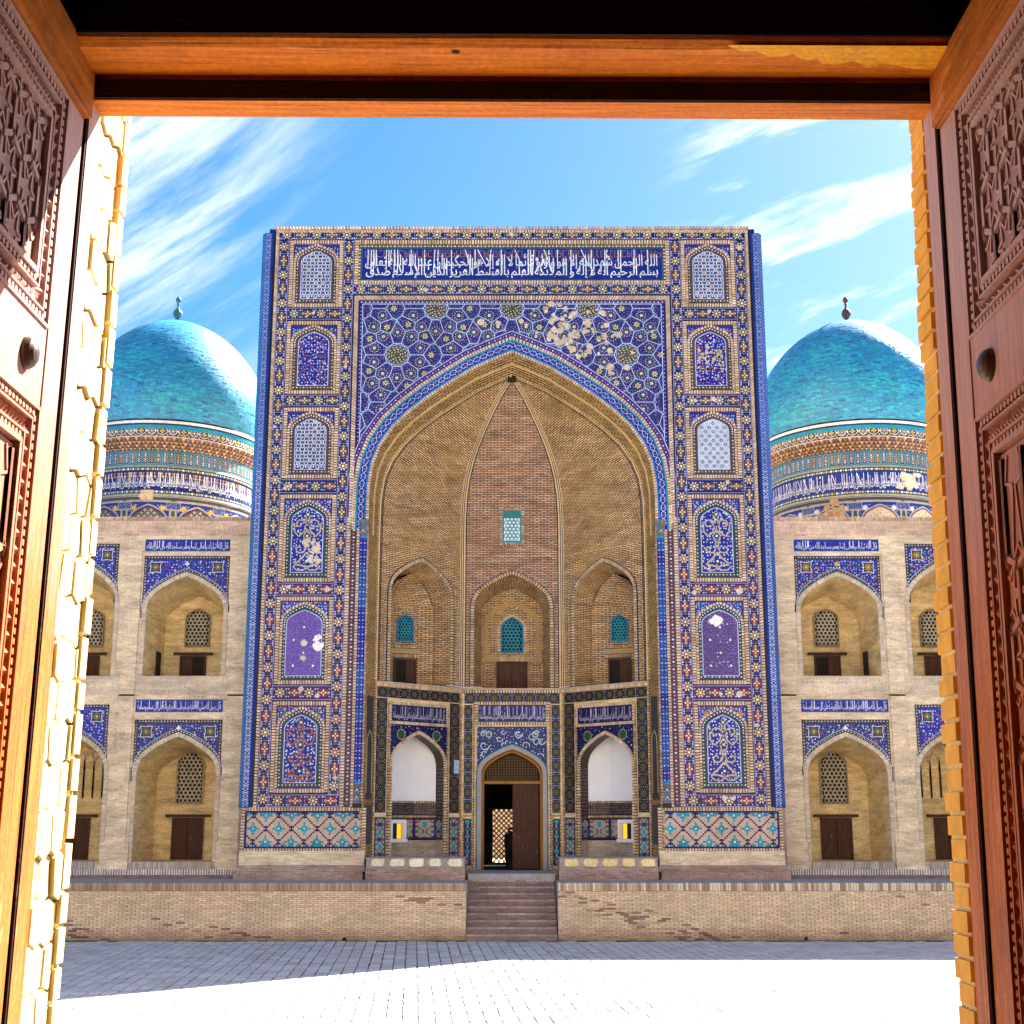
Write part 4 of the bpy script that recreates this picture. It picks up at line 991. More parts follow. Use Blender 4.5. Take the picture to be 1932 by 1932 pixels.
for s in (-1,1): soldier(mb,FB,rectpath(*sorted((s*1.46,s*1.76)),2.0,3.85),-.02,.03,.085,0,.03,BRICKD,True)
mb.build('brick_frame','bricks',iwan,kind='stuff')
DG=DO.grown(.16); sins=lambda x,z:abs(x)<1.28 and z<zt-.04 and (z>DG.z_at(x)+.06) and z>5.2
mb=MB(); A=[p for p in DG.arc() if abs(p[0])<=1.29]
for a,b in zip(A,A[1:]): mb.poly(FB,[a,b,(b[0],zt),(a[0],zt)],.016,(.015,.03,.16))
for s in (-1,1):
    for k in range(12):
        x0_,z0_=s*random.uniform(.15,1.1),random.uniform(5.9,zt-.15); r_=random.uniform(.08,.2); d_=random.choice((-1,1))
        P=[(x0_+r_*(1-t/8)*math.cos(d_*t),z0_+r_*(1-t/8)*math.sin(d_*t)) for t in np.linspace(0,6,14)]
        for a,b in zip(P,P[1:]): clipped(mb,FB,a,b,sins,.03,(.6,.68,.74),.02,k=2)
    petals(mb,FB,s*.85,zt-.28,.03,.17,8,.03,(.10,.2,.16),.021); ring(mb,FB,s*.85,zt-.28,.09,.12,(.5,.6,.5),.023,8)
dots(mb,FB,-1.25,1.25,5.3,zt,sins,.12,[WH,(.4,.5,.7),(.4,.3,.5)],.022,(.015,.025)); mb.build('spandrel_tiles','tile',iwan)
mb=MB(); strip(mb,FB,DO.path(),.0,.15,0,.06,(.36,.33,.32)); strip(mb,FB,DO.path(),.15,.19,0,.045,(.01,.16,.26)); mb.build('door_arch','bricks',iwan)
for s in (-1,1): smalldado(FB,*sorted((s*1.48,s*1.74)),2.1,3.75,iwan)
# the wooden door set back in its arch
fd=Fr((0,YB+.28,0)); dr=MB(); P=Op(0,1.02,ZF,5.05,1.08)
strip(dr,fd,P.path(),-.0,.10,-.06,.06); dr.box(fd,-1.02,1.02,5.0,5.1,-.05,.07); de=dr.build('entrance_door','ochre',iwan,label='arched ochre door frame with one dark leaf closed and the other open')
l=MB(); l.box(fd,.02,.98,ZF+.03,4.99,-.05,.01)
for k in range(4): l.box(fd,.1+k*.22,.1+k*.22+.205,ZF+.1,4.92,.01,.016)
l.build('door_leaf','olddoor',de)
l=MB(); 
for k in range(6): disc(l,fd,.2+k*.13,4.42,.025,(1,1,1),.02,6)
l.wbox(.05,.09,YB+.2,YB+.28,3.1,3.25); l.build('handle','iron',de)
l=MB(); P2=Op(0,.98,5.1,5.12,.95)
for i in range(-9,10): line(l,fd,(i*.1,5.1),(i*.1,max(5.12,P2.z_at(i*.1))),.03,(.12,.07,.03),.0)
for j in range(10):
    z=5.15+j*.1; hw=.98
    while hw>0 and P2.z_at(hw)<z: hw-=.03
    if hw>.1: line(l,fd,(-hw,z),(hw,z),.03,(.12,.07,.03),.004)
l.build('fanlight_grille','bricks',de); l=MB(); fillop(l,fd,Op(0,1.0,5.0,5.1,1.0),-.045); l.build('pane','dark',de)
# the passage behind the door, its far grille and the court beyond
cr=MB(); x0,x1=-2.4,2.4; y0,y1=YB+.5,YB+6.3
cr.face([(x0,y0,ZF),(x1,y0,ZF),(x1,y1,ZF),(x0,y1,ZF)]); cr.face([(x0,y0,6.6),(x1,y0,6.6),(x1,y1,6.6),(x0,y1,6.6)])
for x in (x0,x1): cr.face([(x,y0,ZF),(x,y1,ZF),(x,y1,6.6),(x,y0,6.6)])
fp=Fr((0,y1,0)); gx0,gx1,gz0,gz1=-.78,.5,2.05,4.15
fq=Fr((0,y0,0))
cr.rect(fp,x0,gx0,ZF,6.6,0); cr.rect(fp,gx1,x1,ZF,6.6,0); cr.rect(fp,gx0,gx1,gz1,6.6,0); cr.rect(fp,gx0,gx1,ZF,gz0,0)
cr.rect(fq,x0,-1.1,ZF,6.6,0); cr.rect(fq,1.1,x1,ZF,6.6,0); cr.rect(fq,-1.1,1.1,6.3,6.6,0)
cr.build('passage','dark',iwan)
g=MB(); st=.2
t=gx0-3
while t<gx1+1:
    for d in (1,-1):
        a=(t,gz0) if d>0 else (t,gz1); b=(t+(gz1-gz0),gz1) if d>0 else (t+(gz1-gz0),gz0)
        clipped(g,fp,a,b,lambda x,z:gx0<x<gx1 and gz0<z<gz1,.05,(.05,.03,.02),.02,k=30)
    t+=st
g.build('passage_grille','bricks',iwan)
ct=MB(); ct.wbox(-9,9,YB+24,YB+25,1.9,11); ct.face([(-9,y1+.1,1.92),(9,y1+.1,1.92),(9,YB+24,1.92),(-9,YB+24,1.92)]); ct.build('court_wall','pale',iwan)
# oblique bays with plastered niches
def bay(f,sg):
    g=empty('oblique_bay','tiled bay left of the entrance door, white plaster niche above a lit window' if sg<0 else 'tiled bay right of the entrance door, white plaster niche above a lit window','wall bay','oblique bays beside the entrance')
    xc=DL/2; o=Op(xc,1.2,ZF+.1,5.35,1.35)
    m=MB(); wall(m,f,0,DL,1.75,ZM,[o]); m.build('bay_wall','niche',g)
    m=MB(); reveal(m,f,o,0,.45,floor=True,col=(.055,.035,.03)); jx=o.xc+(o.hw if sg<0 else -o.hw)
    fj=Fr(f.pt(jx,0,0),(-f.n.x,-f.n.y)); fj.n=f.ex*(-1 if sg<0 else 1)
    for z in np.arange(2.9,5.6,.13):
        for u in np.arange(.08,.42,.12): disc(m,fj,u+random.uniform(-.02,.02),z,.018,vary((.45,.42,.42),.3),.004,5)
    m.rect(fj,0,.45,2.05,3.0,.006,(.42,.33,.26)); m.build('tiled_reveal','tile',g); smalldado(fj,.02,.43,3.05,3.76,g)
    # back of the niche: three planes, plaster above, tiles below
    dp=-.42; a,b=xc-1.2,xc+1.2; pl=[(a,-.43),(xc-.62,-.98),(xc+.62,-.98),(b,-.43)]
    def facets(m,z0,z1,inset=0,lift=0):
        for (xa,oa),(xb,ob) in zip(pl,pl[1:]): m.face([f.pt(xa,z0,oa+lift),f.pt(xb,z0,ob+lift),f.pt(xb,z1,ob+lift),f.pt(xa,z1,oa+lift)],(1,1,1),[(xa,z0),(xb,z0),(xb,z1),(xa,z1)])
    m=MB(); facets(m,4.35,7.2); m.build('plaster_niche','plaster',g)
    m=MB(); facets(m,ZF,3.0,lift=.02); m.build('niche_base','terrace',g)
    for (xa,oa),(xb,ob) in zip(pl,pl[1:]):
        p0=f.pt(xa,0,oa+.03); p1=f.pt(xb,0,ob+.03); fr=Fr(p0,(p1[0]-p0[0],p1[1]-p0[1])); L=math.hypot(p1[0]-p0[0],p1[1]-p0[1])
        m=MB(); m.rect(fr,0,L,3.9,4.3,.0,(.06,.04,.045)); 
        for x in np.arange(.05,L,.09):
            for z in (3.96,4.06,4.16,4.25):
                if random.random()<.75: disc(m,fr,x,z,.015,vary((.45,.4,.42),.3),.004,5)
        soldier(m,fr,[(0,4.34),(L,4.34)],-.035,.035,.085,0,.05,BRICKD); soldier(m,fr,[(0,3.83),(L,3.83)],-.04,.04,.085,0,.03,BRICKD); m.build('tile_strip','tile',g)
        smalldado(fr,.02,L-.02,3.05,3.76,g)
    # little window with white frame
    xa,oa=pl[1]; p0=f.pt(xc-.62 if sg<0 else xc-.13,0,-.92); fr=Fr(p0,f.ex)
    m=MB()
    for q in ((0,.13,3.05,3.72),(.62,.75,3.05,3.72),(.13,.62,3.59,3.72),(-.06,.81,2.93,3.05)): m.box(fr,*q,-.02,.16)
    w_=m.build('small_window','plaster',g); m=MB(); m.rect(fr,.13,.62,3.05,3.59,.02); m.build('pane','dark',w_)
    m=MB(); m.rect(fr,.42,.6,3.06,3.58,.03) if sg<0 else m.rect(fr,.15,.33,3.06,3.58,.03); m.build('lit_curtain','glow',w_)
    m=MB(); soldier(m,f,o.path()[:1]+o.arc()+o.path()[-1:],0,.11,.085,0,.05,BRICK)
    z1,z0=7.72,7.08
    soldier(m,f,rectpath(xc-1.3,xc+1.3,z0,z1),-.03,.07,.085,0,.04,BRICK,True)
    for q in (-1,1): soldier(m,f,[(xc+q*1.37,1.95),(xc+q*1.37,7.75)],-.05,.05,.085,0,.05,BRICKD)
    for q in (.03,DL-.03): soldier(m,f,[(q,1.95),(q,ZM-.1)],-.04,.04,.085,0,.05,BRICKD)
    m.build('brick_frame','bricks',g,kind='stuff')
    m=MB(); m.box(f,xc-1.27,xc+1.27,z0+.03,z1-.03,0,.02,(.015,.008,.07)); ip=m.build('inscription_panel','tile',g)
    m=MB(); lettering(m,f,TW,xc-1.2,xc+1.2,z0+.08,z1-.08,.026,(.55,.52,.68),2.6)
    for _ in range(9): 
        x=xc+random.uniform(-1.2,1.2); line(m,f,(x,z0+.25),(x,z1-.07),.02,(.6,.58,.7),.027)
    m.build('lettering','tile',ip)
    og=o.grown(.11); m=MB(); A=[p for p in og.arc() if abs(p[0]-xc)<=1.32]
    for p,q in zip(A,A[1:]): m.poly(f,[p,q,(q[0],z0-.07),(p[0],z0-.07)],.016,(.008,.008,.06))
    si=lambda x,z:abs(x-xc)<1.28 and og.z_at(x)+.06<z<z0-.1 and z>5.4
    dots(m,f,xc-1.3,xc+1.3,5.4,z0,si,.17,[WH,(.4,.42,.6),(.1,.1,.3)],.02,(.015,.03))
    for q in (-1,1): disc(m,f,xc+q*.82,z0-.42,.17,(.03,.06,.02),.021,12); ring(m,f,xc+q*.82,z0-.42,.17,.19,(.45,.5,.4),.023,12)
    m.build('spandrel_tiles','tile',g)
    m=MB()
    for q in (-1,1): tileband(m,f,*sorted((xc+q*1.47,xc+q*(DL/2-.1))),3.95,ZM-.52,(.014,.013,.02),dotc=(.5,.5,.6))
    tileband(m,f,.1,DL-.1,ZM-.48,ZM-.13,(.016,.014,.018),dotc=(.5,.5,.6)); m.build('tile_border','tile',g)
    for q in (-1,1): smalldado(f,*sorted((xc+q*1.45,xc+q*(DL/2-.1))),2.3,3.8,g)
bay(FL,-1); bay(FRt,1)
m=MB(); m.rect(FL,DL-.36,DL-.12,ZL(1459,50.9),ZL(1434,50.9),.03,(.42,.52,.72)); m.build('repair_patch','tile',iwan)
m=MB(); line(m,FL,(DL-.9,ZM+.10),(DL,ZM+.08),.02,WH,.2,.18); line(m,FB,(-HB,ZM+.08),(-HB+.75,ZM+.09),.02,WH,.2,.18); line(m,FRt,(0,ZM+.08),(.5,ZM+.09),.02,WH,.2,.18); m.build('white_cable','bricks',iwan,kind='stuff')
# dark tiled blind niches on the splayed jambs
for s in (-1,1):
    f=Fr((s*5.06,YP,0),(-s*.26,.5)) if s<0 else Fr((4.8,YI,0),(.26,-.5)); m=MB(); L=math.hypot(.26,.5)
    m.rect(f,.1,L-.08,4.4,ZM-.5,.01,(.05,.045,.05)); o=Op(L/2,.15,4.6,6.2,.5); strip(m,f,o.path(),0,.03,.0,.03,(.35,.27,.16)); m.rect(f,.06,L-.05,2.9,4.2,.01,(.07,.06,.06)); m.build('jamb_niche','bricks',iwan)
# floor of the recess, threshold
fl=MB(); fl.wbox(-HI-.2,HI+.2,46.0,YB+.6,1.6,ZF-.0); fl_=MB()
thr=MB(); thr.wbox(-1.46,1.44,47.35,YB+.6,1.752,ZF); thr.build('threshold_slab','greystone',iwan)
thr=MB(); thr.wbox(-HI-.25,HI+.25,47.95,YB+.4,1.5,ZF-.01); thr.build('recess_floor','terrace',iwan)
# ------------------------------------------------------------------ person in the doorway
def person(x,y,z):
    bm=bpy.data.meshes.new('person'); h=1.5
    V=[(0,0,.84),(0,0,1.05),(0,0,1.22),(0,0,1.30),(0,-.01,1.38),(-.16,0,1.2),(-.2,-.02,.97),(-.19,-.09,.78),(-.185,-.12,.70),(.16,0,1.2),(.2,-.02,.97),(.19,-.09,.78),(.185,-.12,.70),(-.08,0,.8),(-.09,-.02,.43),(-.09,0,.07),(-.09,-.12,.03),(.08,0,.8),(.10,.02,.43),(.10,.03,.07),(.10,-.09,.03)]
    E_=[(0,1),(1,2),(2,3),(3,4),(2,5),(5,6),(6,7),(7,8),(2,9),(9,10),(10,11),(11,12),(0,13),(13,14),(14,15),(15,16),(0,17),(17,18),(18,19),(19,20)]
    rr=[.17,.15,.12,.055,.10,.065,.05,.04,.028,.065,.05,.04,.028,.13,.12,.10,.05,.13,.12,.10,.05]
    bm.from_pydata(V,E_,[]); o=bpy.data.objects.new('person',bm); link(o); o.location=(x,y,z)
    sk=o.modifiers.new('skin','SKIN'); 
    for i,v in enumerate(bm.skin_vertices[0].data if bm.skin_vertices else []): v.radius=(rr[i],rr[i])
    if not bm.skin_vertices:
        bpy.context.view_layer.objects.active=o
    o.modifiers.new('sub','SUBSURF').levels=1; bm.materials.append(M['cloth'])
    tag(o,'person in dark clothes standing inside the entrance, a silhouette before the bright grille','person')
    m=MB(); n=8
    for i in range(n):
        for j in range(4):
            q=lambda i,j:(.105*math.cos(2*math.pi*i/n)*math.cos(j*R(24)),.105*math.sin(2*math.pi*i/n)*math.cos(j*R(24)),1.40+.11*math.sin(j*R(24)))
            m.face([q(i,j),q(i+1,j),q(i+1,j+1),q(i,j+1)])
    m.build('hair','hair',o)
person(-.06,YB+2.6,ZF)
# ------------------------------------------------------------------ terrace, steps, benches
YT=45.0
def terrace(s,label):
    x0,x1=sorted((s*1.45,s*26)); t=empty('terrace_wall',label,'terrace wall','brick terrace walls on both sides of the steps')
    m=MB(); m.wbox(x0,x1,YT+.05,YP+9,0,1.745); m.build('core','mortar',t)
    f=Fr((0,YT+.05,0)); big=MB(); row=0; z=.02; protos=[]
    # running-bond brick face
    mb=MB()
    while z<1.47:
        x=x0+(0 if row%2 else -.13)
        while x<x1:
            a,b=max(x,x0),min(x+.252,x1)
            if b-a>.04 and abs(a)<15.5:
                n=math.sin(a*1.3+z*4)+math.sin(a*.37-1+z*2.3)+random.uniform(-1,1)
                base=(.72,.55,.38) if n<1.55 or random.random()<.35 else ((.33,.21,.15) if random.random()<.6 else (.58,.42,.3))
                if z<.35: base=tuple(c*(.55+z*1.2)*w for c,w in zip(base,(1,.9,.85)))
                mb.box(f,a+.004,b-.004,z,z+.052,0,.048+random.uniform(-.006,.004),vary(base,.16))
            x+=.26
        z+=.0615; row+=1
    mb.build('brick_courses','bricks',t,kind='stuff')
    m=MB(); m.wbox(min(s*15.5,s*26),max(s*15.5,s*26),YT+.01,YT+.05,0,1.5); m.build('far_courses','terrace',t)
    # soldier course on top, brick by brick
    ms=[]
    for k in range(5):
        mm=MB(); mm.wbox(0,.074,0,.30,0,.235,vary(random.choice([(.58,.47,.33),(.48,.35,.24),(.66,.57,.45),(.36,.25,.18)]),.1)); mm.face([(0,-.001,0)]*3); o=mm.build('brick','bricks',t); ms.append(o)
    n=int(13.3/.084)
    for i in range(n):
        p=ms[i] if i<5 else random.choice(ms).copy()
        if i>=5: C.objects.link(p); p.parent=t
        p.location=(s*1.45+s*(i*.084+.005)-(.074 if s<0 else 0),YT-.005+random.uniform(-.008,.008),1.515+random.uniform(-.006,.004))
    m=MB(); m.wbox(min(s*14.8,s*26),max(s*14.8,s*26),YT,YT+.3,1.515,1.75); m.build('coping','soldier',t)
    m=MB(); m.face([(x0,YT+.25,1.749),(x1,YT+.25,1.749),(x1,YP+8,1.749),(x0,YP+8,1.749)]); m.build('paving','greystone',t)
    # damp dark strip
    if s<0: m=MB(); m.wbox(-5.3,-5.18,YT-.0,YT+.2,.0,.11); m.build('drain_hole','dark',t)
    else: m=MB(); m.wbox(9.15,9.25,YT-.0,YT+.2,.02,.12); m.build('drain_hole','dark',t)
    return t
terrace(-1,'pale brick terrace wall left of the steps, with a patch of exposed darker bricks')
terrace(1,'pale brick terrace wall right of the steps, evenly pointed')
st=empty('entrance_steps','flight of worn dark brick steps cutting through the terrace wall','steps')
ns=9
for i in range(ns):
    m=MB(); z1=1.75*(i+1)/ns; y=YT-.12+i*.30; m.wbox(-1.45 if i else -1.46,1.42,y,YT+2.9,max(0,z1-.198),z1)
    m.build('step','stepm',st); m=MB()
    for k in range(9):      # uneven bricks along the nosing and in the riser
        a=-1.43+k*.315; m.wbox(a+.005,a+.3,y-.014,y+.28,z1-.05,z1+random.uniform(.002,.008),vary((.40,.30,.27),.22)); m.wbox(a+.09,a+.385 if k<8 else a+.28,y-.008,y+.1,z1-.115,z1-.062,vary((.27,.19,.18),.2)); m.wbox(a+.005,a+.3,y-.006,y+.1,z1-.175,z1-.125,vary((.24,.17,.17),.2))
    m.build('nosing_bricks','bricks',st,kind='stuff')
m=MB(); m.wbox(-1.449,1.419,YT+.2,YT+2.9,0,.2); m.build('core','mortar',st)
m=MB(); m.wbox(-1.455,1.43,YT+2.4,YP+.1,1.60,1.752); m.build('landing','stepm',st)
def bench(s,label):
    x0,x1=sorted((s*1.56,s*4.86)); b=empty('bench',label,'bench','brick benches beside the entrance')
    m=MB(); m.wbox(x0,x1,47.15,YI+.6,1.75,2.16); m.build('brick_base','redbrick',b)
    m=MB(); m.wbox(x0+.02,x1-.02,47.22,YI+.6,2.16,2.455,(.3,.28,.3)); m.build('seat','greystone',b)
    nb=5; L=(x1-x0)
    for i in range(nb):
        a=x0+.15+i*(L-.1)/nb; wd=random.uniform(.46,.56); n=9; f=Fr((0,47.21,0)); c=(.82,.74,.55) if s<0 else (.85,.66,.34)
        P=[(a+wd/2+wd/2*(abs(math.cos(t))**.5)*math.copysign(1,math.cos(t))*random.uniform(.88,1.05),2.315+.16*(abs(math.sin(t))**.5)*math.copysign(1,math.sin(t))*random.uniform(.85,1.0)) for t in np.linspace(0,2*math.pi,n+4)[:-1]]
        m=MB(); m.prism(f,P,0,.05,vary(c,.1),bev=.03); m.build('stone_block','bricks',b)
    m=MB(); m.wbox(x0-.02,x1+.02,47.14,YI+.5,2.456,2.475); m.build('seat_top','greystone',b)
    return b
bench(-1,'brick bench left of the entrance with pale whitish stone blocks')
bench(1,'brick bench right of the entrance with yellowish stone blocks')
# ------------------------------------------------------------------ wings
YW=49.2; FW=Fr((0,YW,0))
def spandrel(mb,fr,o,x0,x1,zt,zb,base,warm,side='both'):
    g=o.grown(.14); A=[(x0,max(zb,g.z_at(x0)) if abs(x0-g.xc)<g.hw else zb)]+[p for p in g.arc() if x0<p[0]<x1]+[(x1,zb)]
    for p,q in zip(A,A[1:]):
        if q[0]>p[0]: mb.poly(fr,[p,q,(q[0],zt),(p[0],zt)],.012,base)
    ins=lambda x,z:x0+.14<x<x1-.14 and z<zt-.14 and (z>g.z_at(x)+.17 if abs(x-g.xc)<g.hw else True) and z>zb+.1
    ins2=lambda x,z:x0<x<x1 and z<zt and (z>g.z_at(x)+.02 if abs(x-g.xc)<g.hw else True) and z>zb
    brd=(.07,.05,.03)
    for p,q in zip(A,A[1:]): line(mb,fr,(p[0],p[1]+.07),(q[0],q[1]+.07),.10,brd,.015)
    for p,q in (((x0,zt-.06),(x1,zt-.06)),((x0+.06,zb),(x0+.06,zt)),((x1-.06,zb),(x1-.06,zt))): line(mb,fr,p,q,.10,brd,.0155)
    for p,q in list(zip(A,A[1:])):
        l=math.hypot(q[0]-p[0],q[1]-p[1]); n=max(1,round(l/.11))
        for k in range(n): t=k/n; disc(mb,fr,p[0]+(q[0]-p[0])*t,p[1]+(q[1]-p[1])*t+.07,.024,random.choice([WH,YEL,TURQ]) if warm else random.choice([WH,(.4,.5,.6)]),.019,5); 
        line(mb,fr,(p[0],p[1]+.14),(q[0],q[1]+.14),.018,(.55,.6,.8),.018)
    for x in np.arange(x0+.06,x1,.11): disc(mb,fr,x,zt-.06,.024,random.choice([WH,(.5,.5,.3),WH]),.019,5)
    for z in np.arange(zb,zt,.11):
        for x in (x0+.06,x1-.06):
            if ins2(x,z): disc(mb,fr,x,z,.024,random.choice([WH,(.5,.45,.3)]),.019,5)
    cols=[WH,YEL,YEL,(.8,.38,.03),(.1,.3,.5),(.75,.62,.2)] if warm else [WH,(.5,.55,.75),(.35,.05,.06),(.45,.2,.1),WH,(.1,.2,.5)]
    dots(mb,fr,x0+.15,x1-.1,zb,zt-.14,ins,.10,cols,.019,(.018,.034))
    for q in (-1,1):
        cx=(x0+x1)/2+q*((x1-x0)/2-.42); cz=zt-.42
        P=[(cx+.2*c,cz+.2*d) for c,d in ((-1,-1),(-.85,0),(-1,1),(0,.85),(1,1),(.85,0),(1,-1),(0,-.85))]
        if side!='both' and ((side=='l' and q>0) or (side=='r' and q<0)): pass
        mb.poly(fr,P,.022,(.05,.05,.03) if not warm else (.08,.06,.02)); curve(mb,fr,P+[P[0]],.022,(.7,.7,.8),.025)
        petals(mb,fr,cx,cz,.02,.15,8,.025,(.5,.3,.08) if warm else (.25,.2,.12),.026); disc(mb,fr,cx,cz,.03,WH,.028,6)
    petals(mb,fr,o.xc,zt-.3,0,.1,4,.04,YEL if warm else WH,.024)
def wing(s,label):
    t=empty('wing',label,'building wing'); X=lambda a,b:tuple(sorted((s*a,s*b)))
    C1,C2,C3=11.78,15.86,19.95
    up=[Op(s*c,1.40,8.72,10.72,1.60) for c in (C1,C2,C3)]; lo=[Op(s*c,1.40,2.3,4.95,1.62) for c in (C1,C2,C3)]
    for k in (1,2): up[k]=Op(s*(C1,C2,C3)[k],1.55,8.72,10.9,1.95); lo[k]=Op(s*(C1,C2,C3)[k],1.55,2.3,4.95,1.85)
    x0,x1=X(9.17,26)
    m=MB(); wall(m,FW,x0,x1,1.74,8.06,lo); wall(m,FW,x0,x1,8.72,13.84,up)
    m.wbox(x0,x1,YW+.01,YW+.02,8.06,8.72)
    for o in up+lo: reveal(m,FW,o,0,.12)
    m.build('front_wall','pale',t)
    m=MB(); m.wbox(x0,x1,YW+2.9,YW+9,1.74,14.4); m.face([(x0,YW,14.49),(x1,YW,14.49),(x1,YW+9,14.49),(x0,YW+9,14.49)]); m.build('roof_mass','pale',t)
    m=MB(); m.wbox(x0,x1,YW-.04,YW+.5,13.84,14.49); m.build('parapet','parapet',t)
    m=MB(); soldier(m,FW,[(x0,14.44),(x1,14.44)],-.07,.07,.085,.04,.075,[(.5,.36,.27),(.42,.28,.2),(.58,.45,.36)],under=None)
    m.build('parapet_capping','bricks',t,kind='stuff')
    m=MB(); m.wbox(x0,x1,YW-.03,YW+.3,8.06,8.71); m.build('string_course','soldier',t)
    # piers stand a little proud, with plinths
    for (a,b),(c,d) in zip(((9.17,10.1),(13.42,13.95),(17.65,18.15)),((9.17,10.22),(13.3,14.25),(17.5,18.3))):
        m=MB(); q=X(a,b); m.wbox(q[0],q[1],YW-.06,YW+.01,2.9,8.06); m.wbox(q[0],q[1],YW-.06,YW+.01,8.0,13.3)
        q=X(c,d); m.wbox(q[0]-.02,q[1]+.02,YW-.13,YW+.02,1.745,2.95); m.build('pier','pale',t)
    # niches
    for k,o in enumerate(up+lo):
        upper=k<3; j=k%3
        o2=Op(o.xc,o.hw-.18,o.zb,o.zs-.15,o.h-.25)
        m=MB(); reveal(m,FW,Op(o.xc,o.hw-.0,o.zb,o.zs,o.h),.12,2.2,o2); fb=Fr((0,YW+2.2,0)); fillop(m,fb,o2,0)
        m.build('niche','niche',t)
        e=MB(); soldier(e,FW,o.path(),.0,.15,.07,.0,.035,[(.60,.50,.38),(.56,.45,.33),(.63,.53,.42)],gap=.1,under=(.5,.42,.33)); 
        e.build('arch_ring','bricks',t,kind='stuff')
        if j==0:
            if upper:
                window(fb,Op(o.xc,.42,10.06,11.0,.42),.06,.088,(.45,.42,.32),t,(.30,.20,.11)); door(fb,o.xc-.38-(.15 if s<0 else .05),o.xc+.45-(.15 if s<0 else .05),8.73,9.62,.05,t,ajar=2 if s<0 else 1)
                m=MB(); q=-1 if s<0 else 1; y=YW+1.5; xx=o.xc+q*(o.hw-.15); m.wbox(min(xx,xx-q*.03),max(xx,xx-q*.03),y-.25,y+.3,8.73,9.75,(.03,.02,.015)); m.build('side_opening','bricks',t)
            else:
                window(fb,Op(o.xc+(.0),.46,4.32,5.55,.62),.06,.092,(.42,.38,.28),t,(.42,.3,.16) if s<0 else (.3,.24,.16)); door(fb,o.xc-.5-.0,o.xc+.5,2.31,3.72,.05,t)
        else:
            if upper: window(fb,Op(o.xc+s*-.1,.42,10.06,11.0,.42),.06,.088,(.45,.42,.32),t,(.30,.20,.11)); door(fb,o.xc-.4,o.xc+.4,8.73,9.62,.05,t)
            else:
                e=MB()
                for q in (-1.05,-.7,-.35,0,.35,.7,1.05):
                    e_=Op(o.xc+q,.17,4.5,5.5+.25*(1-abs(q)),.45); strip(e,fb,e_.path(),-.02,.03,0,.05,(.55,.47,.36))
                for a in np.linspace(.3,2.84,9): line(e,fb,(o.xc+1.3*math.cos(a),5.3+.9*math.sin(a)),(o.xc+.3*math.cos(a),5.3+1.3*math.sin(a)),.04,(.6,.52,.4),.05,0)
                e.build('rib_vaulting','bricks',t); door(fb,o.xc-.45,o.xc+.45,2.31,3.72,.05,t)
    # tiles: inscriptions and spandrels
    warm=s>0
    for (z0,z1,tx) in ((13.24,13.68,TU),(7.43,7.88,TW)):
        q=X(10.26,13.34); m=MB(); m.box(FW,q[0],q[1],z0,z1,0,.02,(.012,.02,.30)); 
        for e in (z0+.02,z1-.02): m.rect(FW,q[0],q[1],e-.012,e+.012,.024,(.02,.12,.35))
        dots(m,FW,q[0]+.05,q[1]-.05,z0+.06,z1-.05,lambda x,z:True,.13,[(.3,.08,.15),(.1,.15,.5),(.1,.3,.5)],.023,(.015,.025))
        ip=m.build('inscription_panel','tile',t); m=MB(); lettering(m,FW,tx,q[0]+.06,q[1]-.06,z0+.05,z1-.05,.027,WH,2.2)
        for _ in range(10):
            x=random.uniform(q[0]+.1,q[1]-.1); line(m,FW,(x,z0+.15),(x,z1-.05),.024,WH,.028)
        m.build('lettering','tile',ip)
    q=X(10.24,13.34); m=MB(); spandrel(m,FW,up[0],q[0],q[1],13.07,11.15,(.015,.03,.30),warm); m.build('spandrel_tiles','tile',t)
    m=MB(); spandrel(m,FW,lo[0],q[0],q[1],7.17,5.45,(.015,.04,.22),False); m.build('spandrel_tiles','tile',t)
    for c,oo in ((C2,1),(C3,2)):
        q=X(c-1.58,c+1.66)
        m=MB(); spandrel(m,FW,up[oo],q[0],q[1],13.52,11.35,(.015,.03,.28) ,warm); m.build('spandrel_tiles','tile',t)
        m=MB(); spandrel(m,FW,lo[oo],q[0],q[1],7.70,5.3,(.012,.022,.36),False); m.build('spandrel_tiles','tile',t)
    # steps in front
    m=MB(); q=X(9.3,26); m.wbox(q[0],q[1],YW-.62,YW+.02,1.748,1.86); m.build('lower_step','stepm',t)
    m=MB(); m.wbox(q[0],q[1],YW-.30,YW-.12,1.86,2.04); soldier(m,Fr((0,YW-.30,0)),[(q[0],1.955),(q[1],1.955)],-.09,.09,.075,0,.012,[(.36,.30,.28),(.3,.24,.24),(.45,.38,.34)],under=None); 
    for c in (C1,C2,C3):
        q2=sorted((s*(c-1.4),s*(c+1.4))); m.wbox(q2[0],q2[1],YW-.1,YW+.2,2.04,2.3,(.42,.36,.32)); soldier(m,Fr((0,YW-.10,0)),[(q2[0],2.17),(q2[1],2.17)],-.12,.12,.075,0,.012,[(.42,.35,.3),(.5,.42,.36),(.36,.3,.27)],under=None)
    m.build('threshold_bricks','bricks',t,kind='stuff')
    return t
wing(-1,'two storey pale brick wing left of the portal, blue spandrels over deep arched niches')
wing(1,'two storey pale brick wing right of the portal, upper spandrel flecked with yellow')
